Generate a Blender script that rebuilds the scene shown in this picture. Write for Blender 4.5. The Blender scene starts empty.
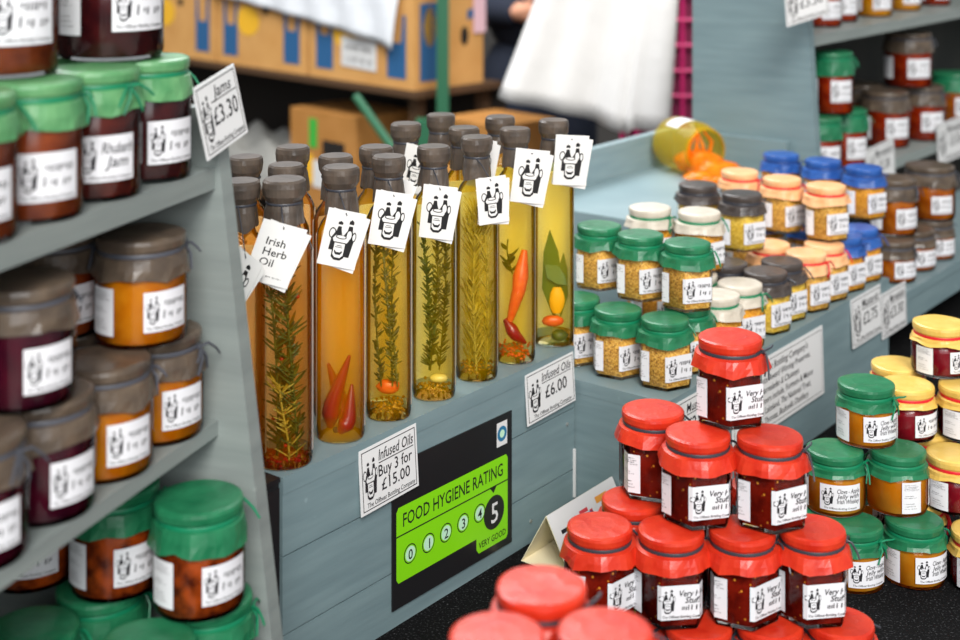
import bpy, bmesh, math, random
from mathutils import Vector, Matrix
S = bpy.context.scene
COL = S.collection
CZ = 1.5                                   # camera height above the ground, metres

# ------------------------------------------------------------------ camera
cam_data = bpy.data.cameras.new('camera')
cam = bpy.data.objects.new('camera', cam_data); COL.objects.link(cam)
cam.location = (0, 0, CZ); cam.rotation_euler = (math.radians(90), 0, 0)
cam_data.sensor_width = 36; cam_data.lens = 1385 / 960 * 36
cam_data.shift_y = -420 / 960              # vertical shift lens: the photograph's uprights are parallel
cam_data.clip_start = 0.05; cam_data.clip_end = 100
cam_data.dof.use_dof = True; cam_data.dof.focus_distance = 1.45; cam_data.dof.aperture_fstop = 4.5
S.camera = cam
# ------------------------------------------------------------------ world, sun, exposure
world = bpy.data.worlds.new('overcast_sky'); S.world = world; world.use_nodes = True
bgn = world.node_tree.nodes['Background']
bgn.inputs[0].default_value = (0.92, 0.96, 1.0, 1); bgn.inputs[1].default_value = 0.42
sun_d = bpy.data.lights.new('sun', 'SUN'); sun_d.energy = 2.75; sun_d.angle = math.radians(24); sun_d.color = (1, .965, .91)
sun = bpy.data.objects.new('sun', sun_d); COL.objects.link(sun)
sun.rotation_euler = Vector((-0.10, 0.74, -0.68)).to_track_quat('-Z', 'Y').to_euler()
soft_d = bpy.data.lights.new('open_sky', 'AREA'); soft_d.shape = 'RECTANGLE'; soft_d.size = 2.6; soft_d.size_y = 2.2; soft_d.energy = 95; soft_d.color = (.97, .985, 1)  # softbox added behind the camera for highlights and front light
soft = bpy.data.objects.new('open_sky', soft_d); COL.objects.link(soft); soft.location = (.4, -2.2, 2.7)
soft.rotation_euler = (Vector((.1, 1.5, 1.0)) - Vector(soft.location)).to_track_quat('-Z', 'Y').to_euler()
rear_d = bpy.data.lights.new('rear_sky', 'AREA'); rear_d.shape = 'RECTANGLE'; rear_d.size = 3; rear_d.size_y = 1.6; rear_d.energy = 135; rear_d.color = (.97, .985, 1)  # area lamp added behind the stall to light up the oil bottles
rear = bpy.data.objects.new('rear_sky', rear_d); COL.objects.link(rear); rear.location = (-.9, 3.4, 3.6)
rear.rotation_euler = (Vector((.1, 1.5, 1.0)) - Vector(rear.location)).to_track_quat('-Z', 'Y').to_euler()
S.view_settings.view_transform = 'Standard'; S.view_settings.look = 'None'
S.view_settings.gamma = 1; S.view_settings.use_curve_mapping = False
S.view_settings.exposure = 0.14
S.cycles.max_bounces = 16; S.cycles.volume_bounces = 8; S.cycles.transparent_max_bounces = 24; S.cycles.transmission_bounces = 12
S.cycles.caustics_refractive = True; S.cycles.sample_clamp_indirect = 6

# ------------------------------------------------------------------ materials
def lin(c):
    return tuple((x / 12.92 if x <= .04045 else ((x + .055) / 1.055) ** 2.4) for x in (v / 255 for v in c))
def rgba(c): return (*lin(c), 1)
class NT:
    def __init__(s, name):
        s.m = bpy.data.materials.new(name); s.m.use_nodes = True; s.t = s.m.node_tree; s.n = s.t.nodes
        s.b = s.n['Principled BSDF']; s.o = s.n['Material Output']
    def new(s, kind, **kw):
        x = s.n.new(kind)
        for k, v in kw.items(): setattr(x, k, v)
        return x
    def link(s, a, b): s.t.links.new(a, b)
    def noise(s, scale, detail=3, coord='Object', stretch=None):
        tc = s.new('ShaderNodeTexCoord'); nz = s.new('ShaderNodeTexNoise')
        nz.inputs['Scale'].default_value = scale; nz.inputs['Detail'].default_value = detail
        src = tc.outputs[coord]
        if stretch:
            mp = s.new('ShaderNodeMapping'); mp.inputs['Scale'].default_value = stretch
            s.link(src, mp.inputs[0]); src = mp.outputs[0]
        s.link(src, nz.inputs['Vector']); return nz
    def ramp(s, fac, stops):
        r = s.new('ShaderNodeValToRGB'); e = r.color_ramp.elements
        e[0].position, e[0].color = stops[0][0], rgba(stops[0][1]); e[1].position, e[1].color = stops[-1][0], rgba(stops[-1][1])
        for p, c in stops[1:-1]:
            k = e.new(p); k.color = rgba(c)
        s.link(fac, r.inputs[0]); return r
    def bump(s, h, strength, dist=.001):
        b = s.new('ShaderNodeBump'); b.inputs['Strength'].default_value = strength; b.inputs['Distance'].default_value = dist
        s.link(h, b.inputs['Height']); s.link(b.outputs[0], s.b.inputs['Normal']); return b
MAT = {}
def plain(name, c, rough=.5, spec=.5, metal=0, bump=None, vary=None, coat=0):
    k = NT(name); k.b.inputs['Base Color'].default_value = rgba(c); k.b.inputs['Roughness'].default_value = rough
    k.b.inputs['Specular IOR Level'].default_value = spec; k.b.inputs['Metallic'].default_value = metal
    k.b.inputs['Coat Weight'].default_value = coat
    if vary:
        nz = k.noise(vary[0], 4, stretch=vary[2] if len(vary) > 2 else None)
        r = k.ramp(nz.outputs[0], [(.3, c), (.7, vary[1])]); k.link(r.outputs[0], k.b.inputs['Base Color'])
    if bump:
        nz = k.noise(bump[0], 3); k.bump(nz.outputs[0], bump[1], bump[2] if len(bump) > 2 else .001)
    MAT[name] = k.m; return k
def cover_mat(name, c, c2, rough=.34):
    k = plain(name, c, rough, .42, vary=(55, c2)); nz = k.noise(110, 3); k.bump(nz.outputs[0], .28, .002)
cover_mat('red_paper', (186, 36, 18), (206, 58, 32)); cover_mat('green_paper', (22, 96, 62), (40, 118, 80))
cover_mat('mid_green_paper', (70, 130, 82), (100, 152, 102)); cover_mat('dark_paper', (58, 52, 50), (78, 70, 66))
cover_mat('brown_paper', (70, 60, 52), (98, 84, 70), .28); cover_mat('cream_paper', (188, 178, 162), (206, 198, 184))
cover_mat('peach_paper', (224, 164, 112), (234, 184, 136)); cover_mat('blue_paper', (32, 72, 140), (46, 92, 164))
cover_mat('gold_paper', (206, 166, 74), (220, 186, 100), .34)
cover_mat('wax_paper', (66, 58, 52), (92, 80, 70), .3)
for nme, c in (('black_ribbon', (52, 54, 62)), ('green_ribbon', (16, 120, 82)), ('red_ribbon', (206, 30, 40)), ('grey_ribbon', (72, 74, 82)), ('blue_ribbon', (40, 70, 130))):
    plain(nme, c, .4, .5)
plain('label_paper', (218, 218, 222), .45, .4); plain('label_ink', (34, 32, 36), .6, .3); plain('card_white', (214, 214, 214), .4, .4)
plain('ink_black', (28, 27, 28), .5, .3); plain('tag_white', (218, 217, 215), .5, .3); plain('cream_card', (236, 226, 196), .6, .3)
plain('sticker_black', (30, 29, 31), .28, .5); plain('sticker_green', (128, 208, 22), .3, .5); plain('pale_mint', (186, 226, 196), .4)
plain('badge_blue', (40, 110, 150), .4); plain('logo_blue', (40, 130, 190), .4); plain('logo_red', (200, 60, 70), .4); plain('logo_orange', (222, 150, 60), .4); plain('logo_green', (70, 160, 90), .4)
def wood(name, c, c2):
    k = plain(name, c, .42, .4); nz = k.noise(9, 5, stretch=(1, 1, 9)); sp = k.noise(240, 2)
    r = k.ramp(nz.outputs[0], [(.3, c), (.7, c2)])
    sc = k.noise(34, 2); r2 = k.ramp(sc.outputs[0], [(.74, (0, 0, 0)), (.8, (255, 255, 255))])
    mx = k.new('ShaderNodeMix', data_type='RGBA'); k.link(r2.outputs[0], mx.inputs['Factor']); k.link(r.outputs[0], mx.inputs[6])
    mx.inputs[7].default_value = rgba(tuple(min(255, v + 26) for v in c2)); k.link(mx.outputs[2], k.b.inputs['Base Color'])
    k.bump(nz.outputs[0], .25, .002)
wood('painted_wood', (106, 126, 131), (118, 138, 142)); wood('pale_painted_wood', (122, 144, 150), (134, 155, 160)); wood('rack_paint', (122, 130, 128), (134, 142, 139))
plain('dark_board', (44, 44, 42), .7, .3, vary=(8, (58, 56, 52)))
plain('black_panel', (28, 28, 30), .35, .5); plain('screw_metal', (190, 190, 186), .35, .5, .8)
k = plain('black_felt', (12, 12, 13), .95, .1); nz = k.noise(420, 2); r = k.ramp(nz.outputs[0], [(.58, (11, 11, 12)), (.72, (60, 60, 62)), (.8, (120, 120, 122))]); k.link(r.outputs[0], k.b.inputs['Base Color']); k.bump(nz.outputs[0], .6, .002)
# glass shell: sees through, reflects at grazing angles
def thin_glass(name, tint):
    k = NT(name); tr = k.new('ShaderNodeBsdfTransparent'); tr.inputs[0].default_value = (*tint, 1)
    gl = k.new('ShaderNodeBsdfGlossy'); gl.inputs['Roughness'].default_value = .04
    lw = k.new('ShaderNodeLayerWeight'); lw.inputs[0].default_value = .18
    mx = k.new('ShaderNodeMixShader'); k.link(lw.outputs['Fresnel'], mx.inputs[0]); k.link(tr.outputs[0], mx.inputs[1]); k.link(gl.outputs[0], mx.inputs[2])
    k.link(mx.outputs[0], k.o.inputs[0]); MAT[name] = k.m
thin_glass('jar_glass', (.97, .985, .98)); thin_glass('spill_glass', (.995, .95, .60))
k = MAT['spill_glass'].node_tree; o_ = k.nodes['Material Output']; src = o_.inputs[0].links[0].from_socket
dy = k.nodes.new('ShaderNodeBsdfTranslucent'); dy.inputs[0].default_value = rgba((250, 224, 50)); dd = k.nodes.new('ShaderNodeBsdfDiffuse'); dd.inputs[0].default_value = rgba((240, 210, 40)); ma = k.nodes.new('ShaderNodeMixShader'); k.links.new(dy.outputs[0], ma.inputs[1]); k.links.new(dd.outputs[0], ma.inputs[2]); mb_ = k.nodes.new('ShaderNodeMixShader'); mb_.inputs[0].default_value = .24; k.links.new(src, mb_.inputs[1]); k.links.new(ma.outputs[0], mb_.inputs[2]); k.links.new(mb_.outputs[0], o_.inputs[0])
def preserve(name, c, c2, rough=.18, trans=0.0, spots=None, sss=.0, scale=70):
    k = NT(name); b = k.b; b.inputs['Roughness'].default_value = rough; b.inputs['IOR'].default_value = 1.4
    b.inputs['Transmission Weight'].default_value = trans
    nz = k.noise(scale, 3); r = k.ramp(nz.outputs[0], [(.36, c), (.66, c2)]); last = r.outputs[0]
    if spots:
        tc = k.new('ShaderNodeTexCoord'); vo = k.new('ShaderNodeTexVoronoi'); vo.inputs['Scale'].default_value = spots[0]
        k.link(tc.outputs['Object'], vo.inputs['Vector'])
        rr = k.ramp(vo.outputs['Distance'], [(spots[1], (255, 255, 255)), (spots[1] + .05, (0, 0, 0))])
        mx = k.new('ShaderNodeMix', data_type='RGBA'); k.link(rr.outputs[0], mx.inputs['Factor']); k.link(last, mx.inputs[6]); mx.inputs[7].default_value = rgba(spots[2]); last = mx.outputs[2]
    k.link(last, b.inputs['Base Color'])
    if sss:
        tl = k.new('ShaderNodeBsdfTranslucent'); k.link(last, tl.inputs[0]); ms = k.new('ShaderNodeMixShader'); ms.inputs[0].default_value = sss
        k.link(b.outputs[0], ms.inputs[1]); k.link(tl.outputs[0], ms.inputs[2]); k.link(ms.outputs[0], k.o.inputs[0])
    MAT[name] = k.m
preserve('hot_relish', (84, 12, 8), (136, 28, 14), .2, 0, (135, .13, (236, 150, 50)), .3)
preserve('clear_jelly', (246, 150, 22), (252, 184, 60), .08, .3, None, .45, 26)
preserve('crimson_jelly', (112, 12, 26), (140, 20, 34), .12, .05, None, .3)
preserve('dark_jam', (42, 10, 14), (62, 16, 18), .15); preserve('rhubarb_jam', (54, 16, 14), (84, 28, 20), .15)
preserve('brown_jam', (104, 40, 16), (136, 62, 28), .2, 0, None, .15); preserve('purple_jelly', (48, 8, 24), (70, 12, 30), .12, .05, None, .1)
preserve('marmalade', (196, 104, 6), (216, 132, 20), .15, .1, None, .3, 60); preserve('chutney', (70, 22, 8), (160, 66, 18), .2, 0, None, .15, 75)
preserve('amber_preserve', (156, 72, 10), (190, 104, 22), .15, .05, None, .25); preserve('red_preserve', (136, 30, 8), (172, 56, 14), .15, .05, None, .25)
preserve('gold_preserve', (222, 140, 14), (232, 164, 40), .12, .1, None, .3)
def grain(name, cols, scale=640):
    k = NT(name); tc = k.new('ShaderNodeTexCoord'); vo = k.new('ShaderNodeTexVoronoi'); vo.inputs['Scale'].default_value = scale
    k.link(tc.outputs['Object'], vo.inputs['Vector']); sx = k.new('ShaderNodeSeparateColor'); k.link(vo.outputs['Color'], sx.inputs[0])
    r = k.ramp(sx.outputs[0], [(i / (len(cols) - 1), c) for i, c in enumerate(cols)])
    k.link(r.outputs[0], k.b.inputs['Base Color']); k.b.inputs['Roughness'].default_value = .35
    k.bump(vo.outputs['Distance'], .3, .001).invert = True; MAT[name] = k.m
grain('grain_mustard', [(120, 68, 22), (214, 158, 62), (240, 196, 104), (176, 116, 40), (230, 180, 84)])
grain('yellow_grain_mustard', [(170, 126, 26), (228, 186, 60), (242, 212, 106), (196, 150, 38), (222, 186, 70)])
grain('orange_grain_mustard', [(160, 92, 18), (222, 150, 40), (240, 178, 66), (190, 116, 26), (230, 164, 48)])
def oil(name, c, absorb, scatter, sc_c, an=.1):
    # oil volume absorbing blue; warm scattering is added so that the oil glows
    k = NT(name); k.n.remove(k.b); sc = k.new('ShaderNodeVolumeScatter'); sc.inputs['Color'].default_value = sc_c; sc.inputs['Density'].default_value = scatter; sc.inputs['Anisotropy'].default_value = an
    ab = k.new('ShaderNodeVolumeAbsorption'); ab.inputs['Color'].default_value = rgba(c); ab.inputs['Density'].default_value = absorb
    ad = k.new('ShaderNodeAddShader'); k.link(sc.outputs[0], ad.inputs[0]); k.link(ab.outputs[0], ad.inputs[1]); k.link(ad.outputs[0], k.o.inputs['Volume']); MAT[name] = k.m
oil('amber_oil', (255, 214, 10), 36, 9, (1, .44, .0, 1)); oil('orange_oil', (255, 220, 10), 42, 34, (1, .46, .0, 1)); oil('golden_oil', (255, 235, 10), 40, 9, (1, .60, .0, 1)); oil('yellow_oil', (255, 240, 20), 38, 9, (1, .70, .0, 1)); oil('green_oil', (254, 239, 20), 38, 7, (1, .72, .0, 1))
thin_glass('bottle_glass', (.985, .99, .985)); thin_glass('jelly_gloss', (1, .8, .35))
preserve('spill_jelly', (255, 140, 10), (255, 176, 40), .1, .25, None, .4, 60)
plain('herb_green', (48, 62, 18), .5, .4, vary=(90, (92, 98, 28))); plain('rosemary', (150, 130, 40), .5, .4, vary=(80, (186, 160, 60))); plain('thyme', (70, 66, 14), .5, .4, vary=(90, (120, 106, 24)))
plain('chilli_red', (140, 8, 10), .3, .6); plain('chilli_orange', (216, 76, 24), .35, .5, vary=(120, (228, 110, 40))); plain('bay_leaf', (88, 108, 34), .4, .5); plain('citrus', (236, 170, 24), .4, .5); plain('garlic', (226, 200, 110), .4); plain('spice_mix', (120, 80, 20), .6, .3, vary=(260, (214, 160, 50))); plain('berry', (170, 24, 14), .3)
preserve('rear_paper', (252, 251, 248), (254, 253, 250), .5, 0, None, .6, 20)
# backdrop
plain('cardboard', (198, 146, 84), .8, .2, vary=(12, (208, 158, 96))); plain('cardboard_dark', (168, 116, 58), .8, .2, vary=(12, (178, 126, 68)))
plain('print_blue', (38, 92, 140), .6); plain('print_yellow', (236, 180, 40), .6); plain('hole_black', (22, 16, 12), .9); plain('print_green', (60, 170, 60), .6)
plain('frame_green', (34, 96, 66), .45, .5); plain('paper_sheet', (226, 230, 236), .6, .3, bump=(60, .4, .004)); plain('white_fabric', (238, 236, 234), .8, .2, bump=(14, .3, .01))
plain('grey_sheet', (150, 150, 146), .5, .4); plain('pale_paving', (196, 192, 184), .8, .3, vary=(6, (180, 177, 170))); plain('asphalt', (48, 46, 44), .9, .2, vary=(30, (60, 57, 54))); plain('denim', (38, 44, 58), .85, .2, vary=(60, (46, 52, 66)))
plain('navy_cloth', (40, 45, 58), .85, .2); plain('skin', (206, 150, 122), .5, .4); plain('hair_brown', (60, 42, 30), .6); plain('shoe_black', (24, 24, 26), .5); plain('pink_wire', (206, 40, 112), .5); plain('pink_sheet', (120, 28, 70), .7); plain('pink_paper', (230, 190, 200), .6); plain('rail_steel', (120, 124, 126), .35, .5, .7)
plain('tarp_dark', (40, 36, 33), .85, .2); plain('plank_brown', (84, 62, 44), .8, .2)

# ------------------------------------------------------------------ mesh helpers
class MB:
    def __init__(s): s.v = []; s.f = []; s.m = []
    def add(s, vs, fs, mi=0):
        o = len(s.v); s.v += [tuple(v) for v in vs]
        for f in fs: s.f.append(tuple(i + o for i in f)); s.m.append(mi)
    def hexa(s, p, mi=0):                      # 8 corners: bottom ring then top ring, counter-clockwise
        s.add(p, [(3, 2, 1, 0), (4, 5, 6, 7), (0, 1, 5, 4), (1, 2, 6, 5), (2, 3, 7, 6), (3, 0, 4, 7)], mi)
    def box(s, a, b, mi=0):
        x0, y0, z0 = a; x1, y1, z1 = b
        s.hexa([(x0, y0, z0), (x1, y0, z0), (x1, y1, z0), (x0, y1, z0), (x0, y0, z1), (x1, y0, z1), (x1, y1, z1), (x0, y1, z1)], mi)
    def rings(s, rs, mi=0, cap0=True, cap1=True):   # list of equal-length closed rings
        n = len(rs[0]); vs = [p for r in rs for p in r]; fs = []
        for i in range(len(rs) - 1):
            for j in range(n):
                k = (j + 1) % n; fs.append((i * n + j, i * n + k, (i + 1) * n + k, (i + 1) * n + j))
        if cap0: fs.append(tuple(range(n - 1, -1, -1)))
        if cap1: fs.append(tuple((len(rs) - 1) * n + j for j in range(n)))
        s.add(vs, fs, mi)
    def tube(s, pts, r, n=6, mi=0):
        pts = [Vector(p) for p in pts]; rr = r if isinstance(r, (list, tuple)) else [r] * len(pts); rs = []
        up = None
        for i, p in enumerate(pts):
            d = (pts[min(i + 1, len(pts) - 1)] - pts[max(i - 1, 0)]).normalized()
            if up is None: up = d.orthogonal().normalized()
            up = (up - d * up.dot(d)).normalized(); w = d.cross(up)
            rs.append([p + (up * math.cos(2 * math.pi * j / n) + w * math.sin(2 * math.pi * j / n)) * rr[i] for j in range(n)])
        s.rings(rs, mi)
    def mesh(s, name, mats, smooth=None):
        me = bpy.data.meshes.new(name); me.from_pydata(s.v, [], s.f)
        for m in mats: me.materials.append(MAT[m])
        for p, mi in zip(me.polygons, s.m): p.material_index = mi
        me.update()
        if smooth is not None:
            for p in me.polygons: p.use_smooth = True
            me.set_sharp_from_angle(angle=math.radians(smooth))
        return me
    def build(s, name, mats, parent=None, smooth=None):
        return put(name, s.mesh(name, mats if isinstance(mats, (list, tuple)) else [mats], smooth), parent)
def put(name, me, parent=None):
    o = bpy.data.objects.new(name, me); COL.objects.link(o)
    if parent: o.parent = parent
    return o
def tag(o, label, cat, group=None, kind=None):
    o['label'] = label; o['category'] = cat
    if group: o['group'] = group
    if kind: o['kind'] = kind
    return o
def thing(name, loc, label, cat, group=None, rz=0):
    o = bpy.data.objects.new(name, None); COL.objects.link(o); o.location = loc; o.rotation_euler = (0, 0, rz); o.empty_display_size = .03
    return tag(o, label, cat, group)
def structure(o): o['kind'] = 'structure'; return o
def lerp(a, b, t): return a + (b - a) * t
_txt = {}
def text2d(s, shear=0):
    """glyph triangles of a string, height about 1, starting at x = 0; returns (verts, faces, width)"""
    if (s, shear) in _txt: return _txt[(s, shear)]
    cu = bpy.data.curves.new('txt', 'FONT'); cu.body = s; cu.resolution_u = 2; cu.size = 1.4; cu.shear = shear; cu.offset = .012
    ob = bpy.data.objects.new('txt', cu); COL.objects.link(ob); bpy.context.view_layer.update()
    me = bpy.data.meshes.new_from_object(ob.evaluated_get(bpy.context.evaluated_depsgraph_get()))
    vs = [(v.co.x, v.co.y) for v in me.vertices]; fs = [tuple(p.vertices) for p in me.polygons]
    bpy.data.objects.remove(ob); bpy.data.curves.remove(cu); bpy.data.meshes.remove(me)
    w = max((v[0] for v in vs), default=0); _txt[(s, shear)] = (vs, fs, w); return _txt[(s, shear)]
def put_text(mb, s, x, y, h, mi, f, align='l', shear=0, maxw=None, layer=2):
    vs, fs, w = text2d(s, shear); k = h; kx = h
    if maxw and w * kx > maxw: kx = maxw / w
    x0 = x - (w * kx / 2 if align == 'c' else w * kx if align == 'r' else 0)
    mb.add([f(x0 + a * kx, y + b * k, layer) for a, b in vs], fs, mi)
def ell(cx, cy, rx, ry, n=16, a0=0, a1=2 * math.pi): return [(cx + rx * math.cos(a0 + (a1 - a0) * i / n), cy + ry * math.sin(a0 + (a1 - a0) * i / n)) for i in range(n)]
def emblem(mb, x, y, w, h, ink, paper, f, layer=2):
    """the stall's mark: a jug, a bottle and a covered jar, in a box of w by h with its lower left corner at x, y"""
    def P(pts, mi, l): mb.add([f(x + a * w, y + b * h, layer + l) for a, b in pts], [tuple(range(len(pts)))], mi)
    P(ell(.13, .62, .13, .13), ink, 0); P(ell(.13, .62, .095, .10), paper, 1)
    P([(.10, .22), (.46, .22), (.50, .58), (.44, .70), (.41, .80), (.29, .80), (.26, .70), (.12, .52)], ink, 2)
    P([(.27, .845), (.43, .845), (.44, .89), (.36, .93), (.27, .90)], ink, 2)
    P([(.55, .10), (.88, .10), (.95, .54), (.84, .72), (.81, .84), (.67, .84), (.65, .72), (.55, .60)], ink, 2)
    P([(.66, .885), (.82, .885), (.83, .95), (.74, 1.0), (.66, .95)], ink, 2); P(ell(.74, .62, .085, .11), paper, 3); P(ell(.92, .60, .08, .12), ink, 2); P(ell(.92, .60, .05, .085), paper, 3)
    P([(.24, .07), (.36, .0), (.58, .0), (.70, .07), (.71, .46), (.68, .54), (.26, .54), (.23, .46)], ink, 4)
    P([(.28, .13), (.37, .06), (.57, .06), (.66, .13), (.66, .41), (.28, .41)], paper, 5)
    P([(.23, .43), (.71, .43), (.77, .50), (.66, .58), (.27, .58), (.18, .50)], paper, 5); P(ell(.47, .555, .20, .05), ink, 6); P(ell(.47, .56, .165, .032), paper, 7)
    P([(.32, .19), (.38, .13), (.55, .13), (.61, .19), (.61, .24), (.53, .19), (.40, .19), (.32, .24)], ink, 6)
    P([(.33, .30), (.60, .30), (.60, .315), (.33, .315)], ink, 6); P([(.37, .34), (.56, .34), (.56, .355), (.37, .355)], ink, 6); P([(.28, .405), (.66, .405), (.66, .42), (.28, .42)], ink, 6)

# stall frames: along the boxes (e), towards the front (n); z is metres above or below the lens
E1 = Vector((.6153, .7883, 0)); N1 = Vector((.7883, -.6153, 0)); P0 = Vector((.361, 2.6, CZ))
def A(a, o, z): return P0 + E1 * a + N1 * o + Vector((0, 0, z))
E2 = Vector((.33, .944, 0)); N2 = Vector((.944, -.33, 0)); Q0 = Vector((-.219, 1.159, CZ))
def L(s, t, z): return Q0 + E2 * s + N2 * t + Vector((0, 0, z))
def slab(mb, F, a0, a1, o0, o1, z0, z1, mi=0, o1top=None):
    q = o1 if o1top is None else o1top
    c = [F(a0, o0, z0), F(a0, o1, z0), F(a1, o1, z0), F(a1, o0, z0), F(a0, o0, z1), F(a0, q, z1), F(a1, q, z1), F(a1, o0, z1)]
    mb.hexa(c, mi)
def part_slab(name, mat, parent, F, *a, **k):
    m = MB(); slab(m, F, *a, **k); o = m.build(name, mat, None); return adopt(o, parent)
def adopt(o, parent):
    bpy.context.view_layer.update() if False else None
    o.parent = parent; o.matrix_parent_inverse = Matrix.LocRotScale(parent.location, parent.rotation_euler, None).inverted(); return o

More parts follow.
